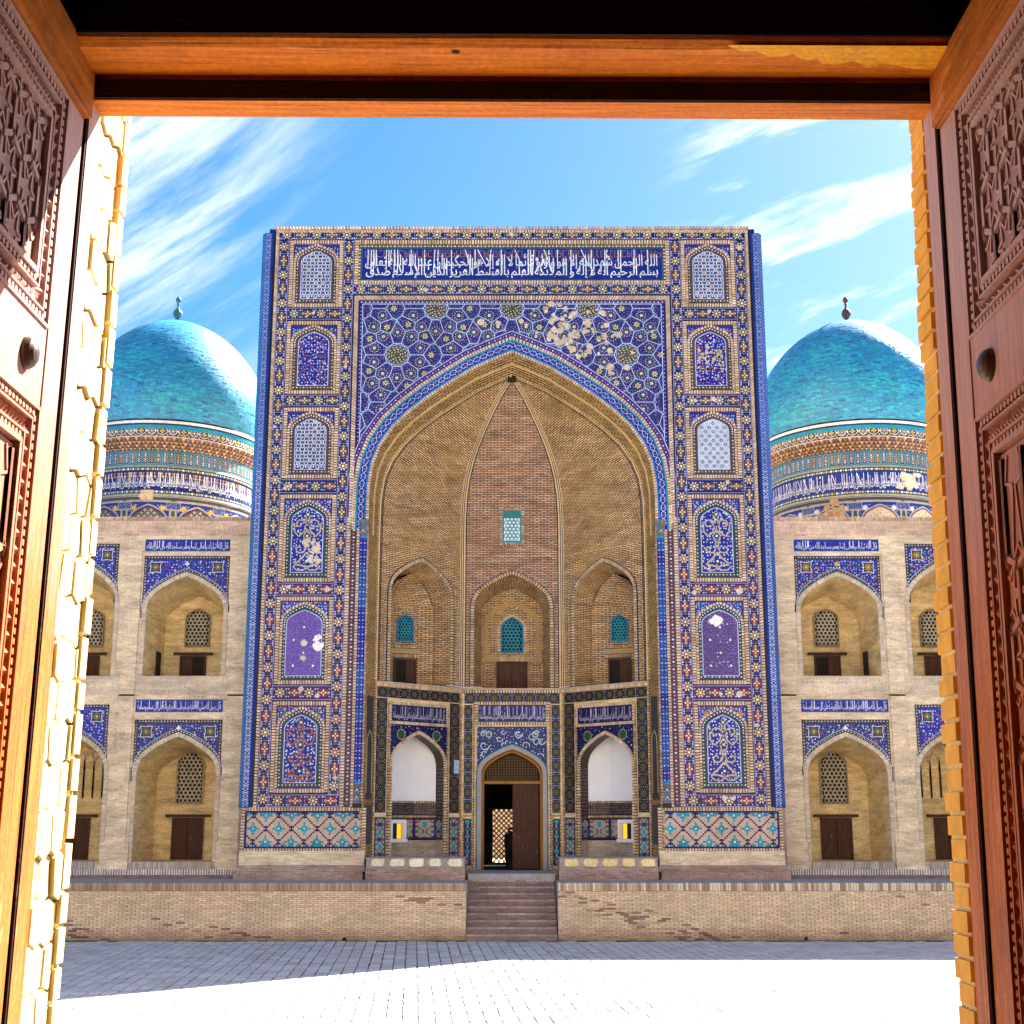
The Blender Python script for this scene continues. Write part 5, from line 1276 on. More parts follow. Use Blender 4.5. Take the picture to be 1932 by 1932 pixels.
# ------------------------------------------------------------------ domes
def dome(s,label):
    cx,cy=s*15.42,60.0; Rr=4.15; t=empty('dome',label,'dome','turquoise domes behind the wings')
    ctr_=(cx,cy); nl=random.random
    # shell of glazed bricks, course by course
    prof=[(1.0,20.25),(1.022,20.75),(1.03,21.3),(1.022,21.85),(.995,22.4),(.95,22.95),(.885,23.5),(.80,24.05),(.69,24.6),(.56,25.1),(.42,25.5),(.26,25.83),(.12,26.03),(.03,26.12)]
    def rz(u):
        q=u*(len(prof)-1); i=min(int(q),len(prof)-2); f=q-i; p0=prof[max(i-1,0)]; p1=prof[i]; p2=prof[i+1]; p3=prof[min(i+2,len(prof)-1)]
        h=lambda a,b,c,d:.5*((2*b)+(-a+c)*f+(2*a-5*b+4*c-d)*f*f+(-a+3*b-3*c+d)*f**3)
        return h(p0[0],p1[0],p2[0],p3[0])*4.2,h(p0[1],p1[1],p2[1],p3[1])
    rows=96; m=MB(); g0=MB()
    for j in range(rows):
        r0,z0=rz(j/rows); r1,z1=rz((j+1)/rows); n=max(8,int(2*math.pi*r0/.26)); ph=random.random()
        for i in range(n):
            a=2*math.pi*(i+ph)/n; b=2*math.pi*(i+ph+1)/n; mid=(a+b)/2
            if math.sin(mid)>.55: continue
            d=random.uniform(-.012,.012); up=.02
            v=random.random(); patch=math.sin(mid*5+j*.13)+math.sin(mid*2.3-j*.2+s)
            c=(.012,.31,.53) if v<.6 else ((.01,.24,.50) if v<.8 else ((.02,.42,.56) if v<.96 else (.008,.14,.36)))
            if patch>.9 and random.random()<.45: c=(.02,.44,.53)
            c=vary(c,.12); g_=.9; c=tuple(q*g_ for q in c)
            P=lambda an,r,z:(cx+(r+d)*math.cos(an),cy+(r+d)*math.sin(an),z)
            e=.0045/max(.3,r0)
            m.face([P(a+e,r0,z0),P(b-e,r0,z0),P(b-e,r1+up*.3,z1),P(a+e,r1+up*.3,z1)],c)
            if d>.004: m.face([P(a+e,r0-.03,z0),P(b-e,r0-.03,z0),P(b-e,r0,z0),P(a+e,r0,z0)],c)
    m.build('glazed_tiles','dome',t,kind='stuff')
    g=MB()
    for j in range(24):
        (r0,z0),(r1,z1)=rz(j/24),rz((j+1)/24)
        for i in range(48):
            a,b=2*math.pi*i/48,2*math.pi*(i+1)/48
            g.face([(cx+(r0-.05)*math.cos(q),cy+(r0-.05)*math.sin(q),z0) for q in (a,b)]+[(cx+(r1-.05)*math.cos(q),cy+(r1-.05)*math.sin(q),z1) for q in (b,a)],(.01,.12,.2))
    g.build('shell','dome',t)
    def ringband(z0,r0,z1,r1,col,name,mat='tile',n=120):
        b=MB()
        for i in range(n):
            a,c=2*math.pi*i/n,2*math.pi*(i+1)/n
            b.face([(cx+r0*math.cos(a),cy+r0*math.sin(a),z0),(cx+r0*math.cos(c),cy+r0*math.sin(c),z0),(cx+r1*math.cos(c),cy+r1*math.sin(c),z1),(cx+r1*math.cos(a),cy+r1*math.sin(a),z1)],col,[(a*r0,z0),(c*r0,z0),(c*r1,z1),(a*r1,z1)])
        return b.build(name,mat,t)
    ringband(20.17,4.22,20.26,4.20,BK,'black_line'); ringband(20.05,4.25,20.17,4.25,(.8,.8,.78),'white_line'); ringband(19.98,4.22,20.05,4.24,BK,'black_line'); ringband(19.82,4.2,19.98,4.22,(.01,.26,.44),'turquoise_line')
    # arabesque band
    ca=Cyl(ctr_,4.18); lim=3.15*4.18/2+.3
    a_=ringband(19.32,4.16,19.82,4.18,(.05,.045,.06),'arabesque_band'); m=MB(); x=-lim*1.05; i=0
    while x<lim*1.05:
        if i%2: petals(m,ca,x,19.57,.04,.17,6,.05,(.42,.3,.2),.004); ring(m,ca,x,19.57,.155,.185,WH,.006,8); disc(m,ca,x,19.57,.04,WH,.007,6)
        else:
            P=[(x+.24*c,19.57+.19*d) for c,d in ((-1,0),(-.6,.6),(0,.95),(.6,.6),(1,0),(.6,-.6),(0,-.95),(-.6,-.6))]; m.poly(m and ca,P,.003,(.02,.03,.10)); curve(m,ca,P+[P[0]],.028,WH,.006); petals(m,ca,x,19.57,0,.14,4,.05,YEL,.005)
        line(m,ca,(x+.18,19.59),(x+.28,19.55),.03,WH,.006)
        for q in (-.2,.2): disc(m,ca,x+.22,19.57+q*.85,.045,(.6,.35,.08),.005,6)
        x+=.44; i+=1
    for z in (19.33,19.81):
        x=-lim
        while x<lim: line(m,ca,(x,z),(x+.2,z),.03,(.7,.7,.75),.006); x+=.2
    m.build('arabesque','tile',a_)
    # stalactite cornice
    mu=MB(); n=132; rad=[(18.78,3.93),(18.88,3.96),(19.0,4.02),(19.14,4.08),(19.32,4.17)]
    for j,((z0,r0),(z1,r1)) in enumerate(zip(rad,rad[1:])):
        for i in range(n):
            a=2*math.pi*(i+(.5 if j%2 else 0))/n; b=a+2*math.pi/n; md=(a+b)/2
            if math.sin(md)>.4: continue
            col=vary((.42,.25,.06),.3) if (i+j)%2 else vary((.22,.10,.05),.3)
            p=lambda an,r,z:(cx+r*math.cos(an),cy+r*math.sin(an),z)
            m1=p(md,r0+.0,z0); mu.face([p(a,r1,z1),p(b,r1,z1),p(md,r0-.02,z0)],col); mu.face([p(a,r1,z1),p(md,r0-.02,z0),p(a,r0-.06,z0)],vary((.06,.04,.12),.3)); mu.face([p(b,r1,z1),p(md,r0-.02,z0),p(b,r0-.06,z0)],vary((.10,.06,.05),.3))
            if i%2==0: mu.face([p(md-.006,r1+.01,z1-.03),p(md+.006,r1+.01,z1-.03),p(md,r1+.012,z1-.08)],WH)
    mu.build('stalactite_cornice','tile',t)
    ringband(18.7,3.86,19.33,3.93,(.05,.03,.03),'cornice_backing')
    # row of small panels
    cb_=Cyl(ctr_,3.90); b_=ringband(18.15,3.90,18.8,3.90,(.015,.16,.26),'panel_row'); m=MB(); x=-6.5
    while x<6.5:
        m.rect(cb_,x-.085,x+.085,18.22,18.72,.004,random.choice([(.05,.02,.10),(.02,.03,.16),(.03,.02,.03),(.09,.05,.02)])); curve(m,cb_,[(x-.1,18.2),(x-.1,18.7),(x,18.76),(x+.1,18.7),(x+.1,18.2),(x-.1,18.2)],.02,(.2,.4,.5),.006)
        for z in (18.29,18.38,18.47,18.56,18.65): disc(m,cb_,x,z,.034,random.choice([WH,(.6,.3,.2),YEL,WH]),.006,6)
        for z in (18.33,18.42,18.52,18.61):
            for q in (-.05,.05): disc(m,cb_,x+q,z,.017,WH,.007,5)
        x+=.27
    m.build('small_panel','tile',b_)
    ringband(18.05,3.96,18.15,3.92,(.35,.34,.26),'moulding'); 
    def beads(z0,z1):
        b=ringband(z0,3.93,z1,3.93,(.02,.06,.12),'bead_band'); m=MB(); x=-6.5; c=Cyl(ctr_,3.93); i=0
        while x<6.5:
            disc(m,c,x,(z0+z1)/2,.05 if i%2 else .028,random.choice([WH,(.6,.6,.7),YEL,(.5,.45,.4)]),.005,7)
            x+=.105; i+=1
        m.build('bead','tile',b)
    beads(17.88,18.05)
    ib=ringband(17.08,3.90,17.88,3.90,(.01,.016,.17) if s<0 else (.012,.03,.26),'inscription_band'); m=MB(); c=Cyl(ctr_,3.90)
    for k,(tx,x0,x1) in enumerate(((TW,-6.2,-2.9),(TU,-2.95,.2),(TB,.15,3.0),(TW,2.95,6.2))): lettering(m,c,tx,x0,x1,17.12,17.84,.006,WH,3.0); lettering(m,c,TU if k%2 else TW,x0,x1,17.3,17.6,.008,(.6,.62,.7),1.2)
    x=-6.3
    while x<6.3:
        line(m,c,(x,17.35),(x+random.choice((0,0,0,-.15)),17.83),.026,WH,.009); x+=random.uniform(.06,.3)
    if s<0:
        x=-6
        while x<6: 
            line(m,c,(x,17.66),(x+.1,17.66),.04,(.55,.25,.02),.004); line(m,c,(x,17.62),(x,17.84),.03,(.55,.25,.02),.004); line(m,c,(x,17.8),(x+.07,17.8),.03,(.5,.22,.02),.004); x+=.16
    else:
        for _ in range(16): blob(m,c,random.gauss(1.3,.22),random.uniform(17.15,17.84),random.uniform(.1,.24),vary((.66,.58,.46),.05),.0125+random.uniform(0,.002),9)
        for _ in range(6): blob(m,c,random.gauss(2.0,.4),17.8,.12,(.62,.55,.45),.0125,8)
    m.build('lettering','tile',ib)
    beads(16.9,17.08); ringband(16.8,3.97,16.9,3.95,(.36,.36,.28),'moulding')
    # body of the drum
    db=ringband(13.0,3.9,16.8,3.9,(.06,.055,.09),'drum'); m=MB(); c=Cyl(ctr_,3.9)
    def beadpath(P):
        for p,q in zip(P,P[1:]):
            l=math.hypot(q[0]-p[0],q[1]-p[1]); n=max(1,round(l/.13))
            for k in range(n):
                t_=k/n; x,z=p[0]+(q[0]-p[0])*t_,p[1]+(q[1]-p[1])*t_
                disc(m,c,x,z,.045,(.03,.05,.09),.005,6); disc(m,c,x,z,.033,random.choice([WH,YEL,(.5,.5,.6),YEL if s<0 else WH]),.008,6)
    for z in (16.68,): beadpath([(-6.4,z),(6.4,z)])
    for z in (16.75,16.6):
        x=-6.4
        while x<6.4: line(m,c,(x,z),(x+.2,z),.018,(.6,.6,.6),.006); x+=.2
    x=-6.1; off0=.62 if s<0 else .35
    for k in range(-4,5):
        xc=off0+k*2.04-.4
        if abs(xc)>6.2: continue
        o=Op(xc,.72,13.5,15.5,.72)
        for q0,q1 in ((-.95,-.86),(.86,.95)): m.rect(c,xc+q0,xc+q1,13.4,16.45,.006,(.34,.33,.25))
        for q in range(9): m.rect(c,xc-.95+q*.21,xc-.95+(q+1)*.21,16.37,16.46,.007,(.34,.33,.25))
        for q in range(8):
            a,b=xc-.86+q*.215,xc-.86+(q+1)*.215; m.rect(c,a,b,15.4,16.37,.004,(.015,.03,.24))
        dots(m,c,xc-.8,xc+.8,15.5,16.3,lambda x,z:abs(x-xc)<.82 and z>o.grown(.1).z_at(x),.09,[WH,(.5,.55,.7),(.4,.4,.6)],.008,(.015,.024))
        for q in (-1,1): petals(m,c,xc+q*.6,16.12,.0,.15,8,.03,YEL if s<0 else (.6,.6,.7),.010)
        A=o.arc()
        for p,q in zip(A,A[1:]):
            if q[0]>p[0]: m.poly(c,[p,q,(q[0],13.4),(p[0],13.4)],.010,(.52,.42,.30) if s>0 else (.10,.04,.08))
        strip(m,c,o.path(),0,.07,.0,.02,(.32,.31,.24)); strip(m,c,o.path(),-.05,.0,.0,.016,(.04,.02,.16))
        for i in range(-5,6):
            for j in range(0,22):
                x=xc+i*.13; z=14.2+j*.13
                if o.inside(x,z,.08):
                    if s<0: (petals(m,c,x,z,.01,.075,4,.025,CREAM if (i+j)%2 else (.02,.2,.12),.013))
                    else:
                        col=(.15,.05,.06) if (i+j)%2 else ((.1,.35,.5) if abs(i)+abs(j-10)<5 else (.55,.45,.34)); m.poly(c,[(x-.03,z),(x,z-.03),(x+.03,z),(x,z+.03)],.013,col)
        # panel between two arches
        xm=xc+1.02
        for (z0,z1,colr) in ((16.02,16.42,(.03,.05,.25)),(15.0,15.5,(.02,.05,.26))):
            for q in range(-3,3): m.rect(c,xm+q*.1+.0,xm+q*.1+.1,z0,z1,.006 if colr else 0,(.33,.32,.26)); m.rect(c,xm+q*.09,xm+q*.09+.09,z0+.07,z1-.07,.009,colr)
            dots(m,c,xm-.24,xm+.24,z0+.1,z1-.08,lambda x,z:True,.06,[WH,(.6,.65,.8),(.4,.45,.7)],.012,(.008,.016))
        beadpath([(xm-.42,13.6),(xm-.42,16.55)]) if False else None
        beadpath([(xm-.36,15.75),(xm+.36,15.75)])
    if s>0:
        for _ in range(26): blob(m,c,random.gauss(-1.9,.25),random.gauss(15.6,.35),random.uniform(.12,.3),vary((.42,.25,.13),.2),.017+random.uniform(0,.003),8)
        for _ in range(10): blob(m,c,random.gauss(-3.2,.3),random.gauss(15.4,.2),random.uniform(.08,.2),vary((.45,.3,.16),.2),.017+random.uniform(0,.003),8)
    else:
        m.prism(c,[(.1-.2,16.45),(.1+.3,16.45),(.1+.3,16.86),(.1-.2,16.86)],.0,.12,(.55,.42,.28))
        for _ in range(5): blob(m,c,random.uniform(-.1,.4),16.6,.12,(.58,.45,.3),.125,7)
    m.build('drum_mosaic','tile',db)
    for o in list(t.children):
        if o.name.split('.')[0] in ('arabesque_band','stalactite_cornice','cornice_backing','panel_row','moulding','bead_band','inscription_band'): o.location.z=.16
        if o.name.split('.')[0]=='drum': o.location.z=.34
    # finial
    f=MB(); pr=[(.0,26.05),(.12,26.05),(.05,26.18),(.10,26.28),(.20,26.42),(.22,26.55),(.17,26.68),(.08,26.78),(.05,26.85),(.045,26.95),(.08,27.0),(.05,27.05),(.12,27.14),(.13,27.22),(.08,27.32),(.01,27.38)]
    for (ra,za),(rb_,zb_) in zip(pr,pr[1:]):
        for i in range(12):
            a,b=2*math.pi*i/12,2*math.pi*(i+1)/12
            f.face([(cx+ra*math.cos(a),cy+ra*math.sin(a),za),(cx+ra*math.cos(b),cy+ra*math.sin(b),za),(cx+rb_*math.cos(b),cy+rb_*math.sin(b),zb_),(cx+rb_*math.cos(a),cy+rb_*math.sin(a),zb_)])
    f.build('finial','copper' if s<0 else 'iron',t)
dome(-1,'turquoise dome left of the portal, its right edge blazing in sunlight, green finial')
dome(1,'turquoise dome right of the portal, drum inscription broken by a bare patch, brown finial')
# ------------------------------------------------------------------ the square
gm=mat_brick('square_paving',(.44,.41,.42),(.40,.38,.38),(.2,.18,.17),bw=.42,rh=.3,ms=.01,dark=.12,stain=(.48,.44,.4),sa=.3)
m=MB(); m.face([(-400,-60,-.03),(400,-60,-.03),(400,600,-.03),(-400,600,-.03)],(1,1,1),[(-400,-60),(400,-60),(400,600),(-400,600)])
sq=m.build('ground',gm); tag(sq,kind='structure')
m=MB(); m.face([(-30,21,-.019),(30,21,-.019),(30,45.04,-.019),(-30,45.04,-.019)]); m.build('joint_bed',mat_plain('dark_joint_sand',(.05,.04,.03),.95),sq)
rot=R(4.0); cr_,sr_=math.cos(rot),math.sin(rot); big=[]; mb=MB()
def world(a,b): return (a*cr_-b*sr_, a*sr_+b*cr_)
a=-17.2; j=0
while a<17.2:
    wd=.31; b=22+random.uniform(-.4,0)
    while b<47.5:
        rh=random.choice((.40,.42,.44,.30)); x,y=world(a+wd/2,b)
        if 24.5<y and world(a+wd/2,b+rh)[1]<45.06 and abs(x)<y*.36+1.6: big.append((y,a,b,wd,rh))
        b+=rh
    a+=wd; j+=1
inv=[q for q in big if abs(world(q[1],q[2])[0])<q[0]*.335+.3 and q[0]>26.2]; inv.sort(key=lambda q:q[0]); near=set(inv[:300])
def paver(mb,q,ox=0,oy=0):
    y,a,b,wd,rh=q; g=.008+random.random()**2*.018; dz=random.uniform(-.003,.003); c=vary((.53,.51,.52),.13)
    z=0+dz; gz=g*1.7; P=[(a+g,b+gz),(a+wd-g,b+gz),(a+wd-g,b+rh-gz),(a+g,b+rh-gz)]; T=[world(*p) for p in P]; cx=sum(p[0] for p in T)/4; cy=sum(p[1] for p in T)/4
    if ox: T=[(p[0]-cx,p[1]-cy) for p in T]
    top=[((p[0])*1,(p[1]),z) for p in T]; mb.face(top,c)
    for i in range(4): p,r=T[i],T[(i+1)%4]; mb.face([(p[0],p[1],z-.016),(r[0],r[1],z-.016),(r[0],r[1],z),(p[0],p[1],z)],c)
    return cx,cy
for q in big:
    if q in near:
        o_=MB(); cx,cy=paver(o_,q,1); o=o_.build('paver','bricks',sq); o.location=(cx,cy,0)
    else: paver(mb,q)
mb.build('paving','bricks',sq,kind='stuff')
# ------------------------------------------------------------------ the gate we look through
YG=4.60; ZL0=6.155; XG=1.545; FLOOR=2.0
g=empty('gateway','orange brown timber gate frame with a heavy lintel around the whole view','gate frame')
m=MB(); m.wbox(-XG-.35,XG+.35,YG,YG+.12,ZL0,ZL0+.5); m.build('head_beam','woodx',g)
m=MB(); 
Lb=[(YG-.245,6.24),(YG-.245,6.9),(YG-.001,6.9),(YG-.001,6.225)]
def xprism(mb,prof,x0,x1):
    n=len(prof)
    for i in range(n):
        (ya,za),(yb,zb)=prof[i],prof[(i+1)%n]; mb.face([(x0,ya,za),(x1,ya,za),(x1,yb,zb),(x0,yb,zb)],(1,1,1))
    mb.face([(x0,y,z) for y,z in prof]); mb.face([(x1,y,z) for y,z in prof])
xprism(m,[(YG-.255,6.255),(YG-.262,6.27),(YG-.262,7.2),(YG-.001,7.2),(YG-.001,6.262),(YG-.02,6.247),(YG-.06,6.238),(YG-.22,6.238)],-XG-.3,XG+.3)
m.build('lintel','woodx',g); m=MB(); m.wbox(-XG-.3,XG+.3,YG-.275,YG-.2635,6.262,7.2); m.build('shade_board','ceil',g)  # added black board paints the shade on the lintel's inner face
m=MB(); random.seed(21)        # split face showing raw yellow wood
top=[]; bot=[]; x=.76
while x<1.56:
    t=(x-.76)/.8; top.append((x,YG-.252)); bot.append((x,YG-.252+.02+.15*t**.8+random.uniform(-.02,.022))); x+=random.uniform(.02,.07)
for (p,q),(r,s_) in zip(zip(top,top[1:]),zip(bot,bot[1:])): m.face([(p[0],p[1],6.2365),(q[0],q[1],6.2365),(s_[0],s_[1],6.2365),(r[0],r[1],6.2365)])
m.build('split_patch','rawwood',g,label='raw yellow wood bared where the lintel has split')
m=MB(); fz=[( -.20+.016*math.cos(t),YG-.2+.013*math.sin(t)) for t in np.linspace(0,6.2,10)]; m.face([(a,b,6.2362) for a,b in fz]); m.build('peg_hole','dark',g)
for s in (-1,1):
    m=MB(); a,b=sorted((s*XG,s*(XG+.30))); m.wbox(a,b,YG,YG+.12,FLOOR,ZL0); m.build('post','woodz',g)
m=MB(); m.wbox(-XG-.2,XG+.2,YG-.012,YG-.001,ZL0+.004,6.232); m.build('shade_board','ceil',g)  # added black board, shade of the head beam's inner face as colour
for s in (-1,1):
    m=MB(); m.wbox(*sorted((s*(XG+.004),s*(XG+.2))),YG-.012,YG-.001,FLOOR,6.23); m.build('shade_strip','ceil',g)  # added black strip paints the unlit inner face of each post
# leaves
def strap(mb,fr,a,b,wd,o1,o0=0): line(mb,fr,a,b,wd,(1,1,1),o1,o0)
def leaf(s,label):
    XL_=s*1.588; t=empty('gate_leaf',label,'gate leaf','carved leaves of the gate')
    # frame: x runs from the hinge towards the camera, the leaf faces the opening
    fr=Fr((XL_,YG-.02,0),(0,-1)); 
    if s<0: fr.n=Vector((1,0,0))
    else: fr.n=Vector((-1,0,0))
    W_=1.42; z0,z1=FLOOR+.02,6.03
    m=MB(); m.wbox(*sorted((XL_,XL_+s*.06)),YG-.02-W_,YG-.02,z0,6.24); m.build('leaf_board','woodc',t)
    m=MB(); m.prism(fr,[(0,z0),(.155,z0),(.155,z1),(0,z1)],0,.03); m.build('stile','woodz',t)
    m=MB(); m.box(fr,W_-.155,W_,z0,z1,0,.03); m.build('stile','woodz',t)
    m=MB(); P=[(0.0,6.03),(W_,6.03),(W_,6.24),(0,6.24)]; m.prism(fr,P,0,.062,bev=.012); m.build('head_rail','woody',t)
    m=MB(); m.box(fr,.155,W_-.155,4.88,5.17,0,.025); m.build('lock_rail','woodz',t)
    m=MB(); m.box(fr,.155,W_-.155,z0,2.9,0,.025); m.build('bottom_rail','woody',t)
    def border(x0,x1,za,zb,name='carved_border'):
        m=MB()
        # outer and inner fillets with scallops, chip-carved triangles between
        for ins_,wd,o in ((.0,.012,.032),(.045,.008,.026),(.105,.008,.026),(.145,.018,.032)):
            R_=rectpath(x0+ins_,x1-ins_,za+ins_,zb-ins_)
            for i in range(4): p,q=R_[i],R_[(i+1)%4]; line(m,fr,p,q,wd,(1,1,1),o,0)
        for ins_ in (.022,.125):
            R_=rectpath(x0+ins_,x1-ins_,za+ins_,zb-ins_)
            for i in range(4):
                p,q=R_[i],R_[(i+1)%4]; l=math.hypot(q[0]-p[0],q[1]-p[1]); n=round(l/.032)
                for k in range(n):
                    if (p[0]+(q[0]-p[0])*k/n)>.95: continue
                    tt=(k+.5)/n; cx,cz=p[0]+(q[0]-p[0])*tt,p[1]+(q[1]-p[1])*tt; r=.012
                    m.prism(fr,[(cx+r*math.cos(a),cz+r*math.sin(a)) for a in (0,1.05,2.1,3.14,4.2,5.24)],0,.024)
        R_=rectpath(x0+.075,x1-.075,za+.075,zb-.075)
        for i in range(4):
            p,q=R_[i],R_[(i+1)%4]; l=math.hypot(q[0]-p[0],q[1]-p[1]); n=round(l/.055); dx,dz=(q[0]-p[0])/l,(q[1]-p[1])/l; nx,nz=-dz*.024,dx*.024
            for k in range(n):
                a=(p[0]+dx*l*k/n,p[1]+dz*l*k/n); b=(p[0]+dx*l*(k+1)/n,p[1]+dz*l*(k+1)/n)
                if a[0]>.95: continue
                mid=((a[0]+b[0])/2,(a[1]+b[1])/2); T=[(a[0]+nx,a[1]+nz),(b[0]+nx,b[1]+nz),(mid[0]-nx,mid[1]-nz)]; U_=[(a[0]-nx,a[1]-nz),(b[0]-nx,b[1]-nz),(mid[0]+nx,mid[1]+nz)]
                for TT in (T,):
                    cxx=sum(v[0] for v in TT)/3; czz=sum(v[1] for v in TT)/3
                    for v in range(3): m.face([fr.pt(*TT[v],.004),fr.pt(*TT[(v+1)%3],.004),fr.pt(cxx,czz,.026)])
                for v0,v1 in ((a,mid),(mid,b)): m.face([fr.pt(v0[0]-nx,v0[1]-nz,.004),fr.pt(v1[0]-nx,v1[1]-nz,.004),fr.pt((v0[0]+v1[0])/2,(v0[1]+v1[1])/2,.02)])
        return m.build(name,'woodz',t)
    def starpanel(x0,x1,za,zb,dz):
        m=MB(); ins=lambda x,z:x0<x<x1 and za<z<zb
        S=[]
        for j in range(-1,int((zb-za)/dz)+2):
            for i in range(-1,7): S.append((x0+.02+i*.17+(.085 if j%2 else 0),za+.03+j*dz*.72))
        fm=MB(); fm.box(fr,x0,x1,za,zb,0,.012); fm.build('sunk_field','woodc',t)
        S=[p for p in S if p[0]<x0+1.1]
        st_=MB(); pl=MB()
        for P in voronoi(S,.4):
            if len(P)<4: continue
            for a,b in zip(P,P[1:]+P[:1]):
                if a<b or not ins(*a) or not ins(*b): clipped(st_,fr,a,b,ins,.020,(1,1,1),.024,.0,k=6)
            for a,b in hankin(P,R(74))[::1]: clipped(st_,fr,a,b,ins,.010,(1,1,1),.018,.0,k=3)
            c=(sum(p[0] for p in P)/len(P),sum(p[1] for p in P)/len(P))
            if ins(*c):     # small faceted star boss in each cell corner, sunk field between
                for v in P:
                    if ins(*v):
                        n=5; r=.034
                        for k in range(2*n):
                            a0,a1=math.pi*k/n,math.pi*(k+1)/n; r0,r1=(r,r*.42) if k%2==0 else (r*.42,r)
                            pl.face([fr.pt(*v,.030),fr.pt(v[0]+r0*math.cos(a0),v[1]+r0*math.sin(a0)*1.7,.016),fr.pt(v[0]+r1*math.cos(a1),v[1]+r1*math.sin(a1)*1.7,.016)])
        o=st_.build('star_lattice','woodz',t,kind='stuff'); pl.build('star_boss','woodz',o,kind='stuff')
    for za,zb,dz in ((5.17,6.02,.25),(2.9,4.88,.27)):
        border(.165,W_-.165,za+.0,zb-.0); starpanel(.33,W_-.33,za+.165,zb-.165,dz)
    # carved knob
    m=MB(); n=32; kx,kz=.33,5.02; prof=[(.0,.068),(.014,.067),(.028,.061),(.040,.050),(.047,.036),(.049,.02),(.044,.0)]
    for (ra,ha),(rb_,hb) in zip(prof,prof[1:]):
        for i in range(n):
            a,b=2*math.pi*i/n,2*math.pi*(i+1)/n; m.face([fr.pt(kx+ra*math.cos(a),kz+ra*1.15*math.sin(a),ha),fr.pt(kx+ra*math.cos(b),kz+ra*1.15*math.sin(b),ha),fr.pt(kx+rb_*math.cos(b),kz+rb_*1.15*math.sin(b),hb),fr.pt(kx+rb_*math.cos(a),kz+rb_*1.15*math.sin(a),hb)])
    m.build('knob','iron',t,smooth=True)
leaf(-1,'carved wooden gate leaf folded back at the left edge, lit white by the sun')
leaf(1,'carved wooden gate leaf folded back at the right edge, in orange shade')
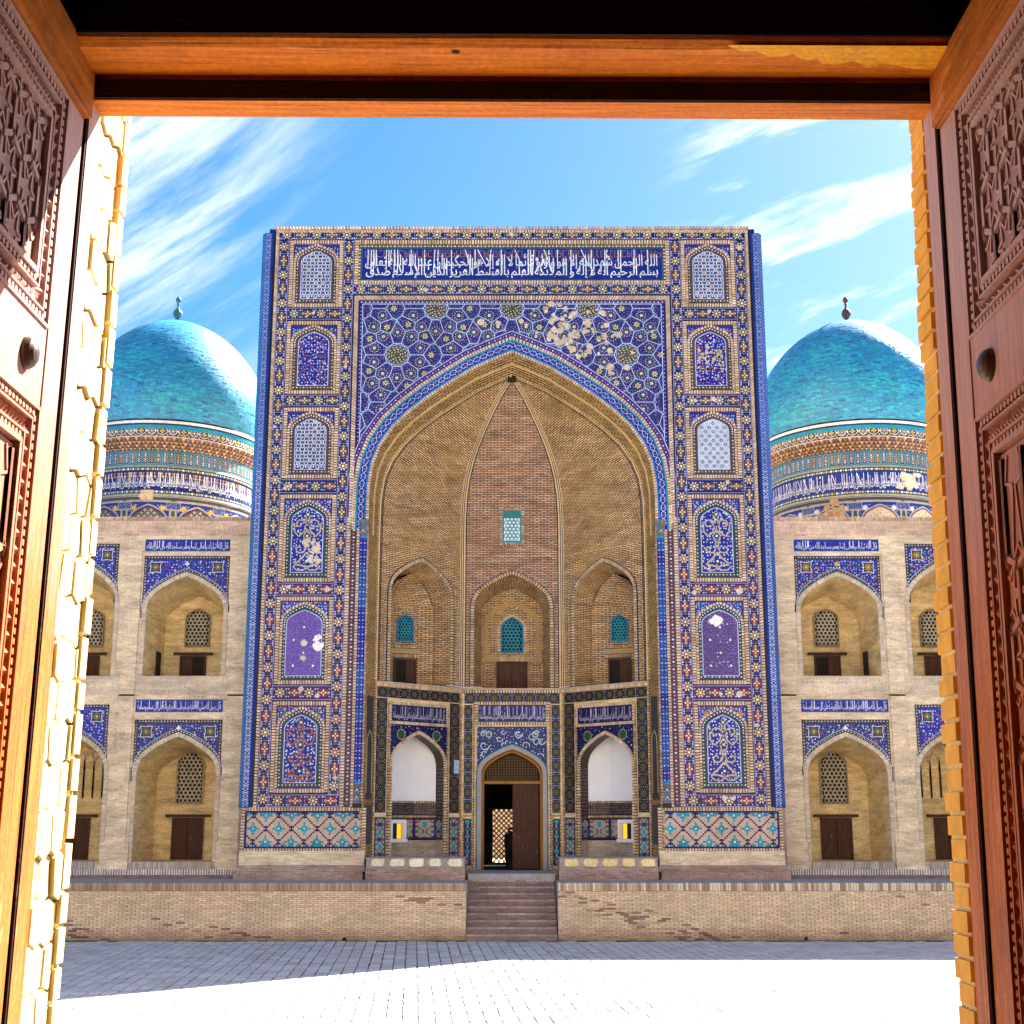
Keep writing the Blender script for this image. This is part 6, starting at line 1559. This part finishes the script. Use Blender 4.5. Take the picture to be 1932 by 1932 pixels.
# brick reveals beyond the frame
def revealwall(s,label):
    t=empty('gate_wall',label,'brick wall'); X0=1.572 if s<0 else 1.655
    fr=Fr((s*X0,YG+.12,0),(0,1)); fr.n=Vector((-s,0,0)); D=.37 if s<0 else .43
    m=MB(); m.wbox(*sorted((s*(X0+.02),s*7)),YG+.12,YG+.12+D-.03,FLOOR-2,9.5); m.build('wall_core','gatemortar',t)
    random.seed(5+s)
    if s<0:
        S=[]
        for j in range(0,32):
            for i in range(4): S.append((.0+i*.118+(.059 if j%2 else 0)+random.uniform(-.010,.010),FLOOR+.3+j*.15+random.uniform(-.018,.018)))
        ms=voronoi(S,.35)
        for P in ms:
            P=clip(clip(P,-1,0,-.002),1,0,D)
            if len(P)<3: continue
            cx,cz=sum(p[0] for p in P)/len(P),sum(p[1] for p in P)/len(P)
            Q=[]
            for x,z in P: d=math.hypot(x-cx,z-cz); k=1-.0045/max(d,.02); Q.append((cx+(x-cx)*k,cz+(z-cz)*k))
            h=random.uniform(.004,.022); b=MB(); b.prism(fr,Q,-.02,h,(1,1,1),bev=.002)
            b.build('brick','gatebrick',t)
        # corner bricks standing proud of the outer edge
        z=FLOOR+.3
        while z<7.0:
            h=random.uniform(.10,.17); b=MB(); p=random.uniform(.0,.012); b.box(fr,D-.05,D+.02+p,z+.006,z+h,-.03,.022+p*.5,bev=.005); b.build('brick','gatebrick',t); z+=h+.004
    else:
        z=FLOOR+.3; i=0
        while z<7.0:
            h=.070; b=MB(); p=random.uniform(-.005,.008)
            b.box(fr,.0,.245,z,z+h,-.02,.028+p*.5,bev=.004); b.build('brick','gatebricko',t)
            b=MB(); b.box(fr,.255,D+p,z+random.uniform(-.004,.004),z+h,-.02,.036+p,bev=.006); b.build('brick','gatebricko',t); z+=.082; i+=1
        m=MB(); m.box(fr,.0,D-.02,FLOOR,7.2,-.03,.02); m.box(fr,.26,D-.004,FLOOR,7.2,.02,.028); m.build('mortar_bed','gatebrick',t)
    return t
revealwall(-1,'sunlit pale yellow wall of carved angular brickwork beyond the left gate post')
revealwall(1,'narrow strip of orange bricks and yellow joints beyond the right gate post')
# the vestibule round the viewer and the front of the gate building
ve=empty('vestibule','dark inside of the gate building round the opening','vestibule')
m=MB(); m.wbox(-3.2,3.2,-6,YG-.30,7.0,7.15); m.build('ceiling','ceil',ve)
m=MB(); m.wbox(-3.2,3.2,-6.1,-6,FLOOR,7.1); 
for s in (-1,1): m.wbox(*sorted((s*3.2,s*3.3)),-6,YG+.12,FLOOR,7.1); m.wbox(*sorted((s*1.9,s*3.2)),YG+.02,YG+.12,FLOOR,7.1)
m.build('inner_wall','dark',ve)
m=MB(); m.wbox(-3.2,3.2,-6,YG+.6,1.85,FLOOR); m.build('floor','darkfloor',ve)
m=MB(); m.wbox(-7,7,YG+.12,YG+.5,6.95,9.5); m.build('wall_above','gatebrick',ve)
ms_=empty('mosque_front','long pale brick mosque front in which the gate stands','mosque front'); m=MB()
for s in (-1,1): m.wbox(*sorted((s*6.9,s*48)),YG+.2,YG+1.0,-.02,15.5)
m.wbox(-6.9,6.9,YG+.2,YG+1.0,9.45,19); m.build('front_wall','sunbrick',ms_)
m=MB()
for i in range(11): m.wbox(-6,6,YG+.6+i*.3,YG+.9+i*.3,0-.02,1.85-i*.165)
m.build('outer_step','greystone',ve)
for o in bpy.data.objects:
    if o.parent and o.parent.name=='gateway' and o.name.split('.')[0] in ('lintel','head_beam','split_patch','peg_hole','shade_board'): o.rotation_euler=(0,-.006,0); o.location=(6.15*.006,0,-.018)
    if o.parent is None and o.name.split('.')[0] in ('gateway','gate_leaf','gate_wall'): o.rotation_euler=(0,.011,0); o.location=(-6.15*.011,0,0)
for n_ in ('gate_leaf','gate_wall','post','shade_strip'): o=bpy.data.objects[n_]; o.rotation_euler.y+=.004; o.location.x-=6.15*.004
print('objects',len(bpy.data.objects),'polys',sum(len(o.data.polygons) for o in bpy.data.objects if o.type=='MESH'))
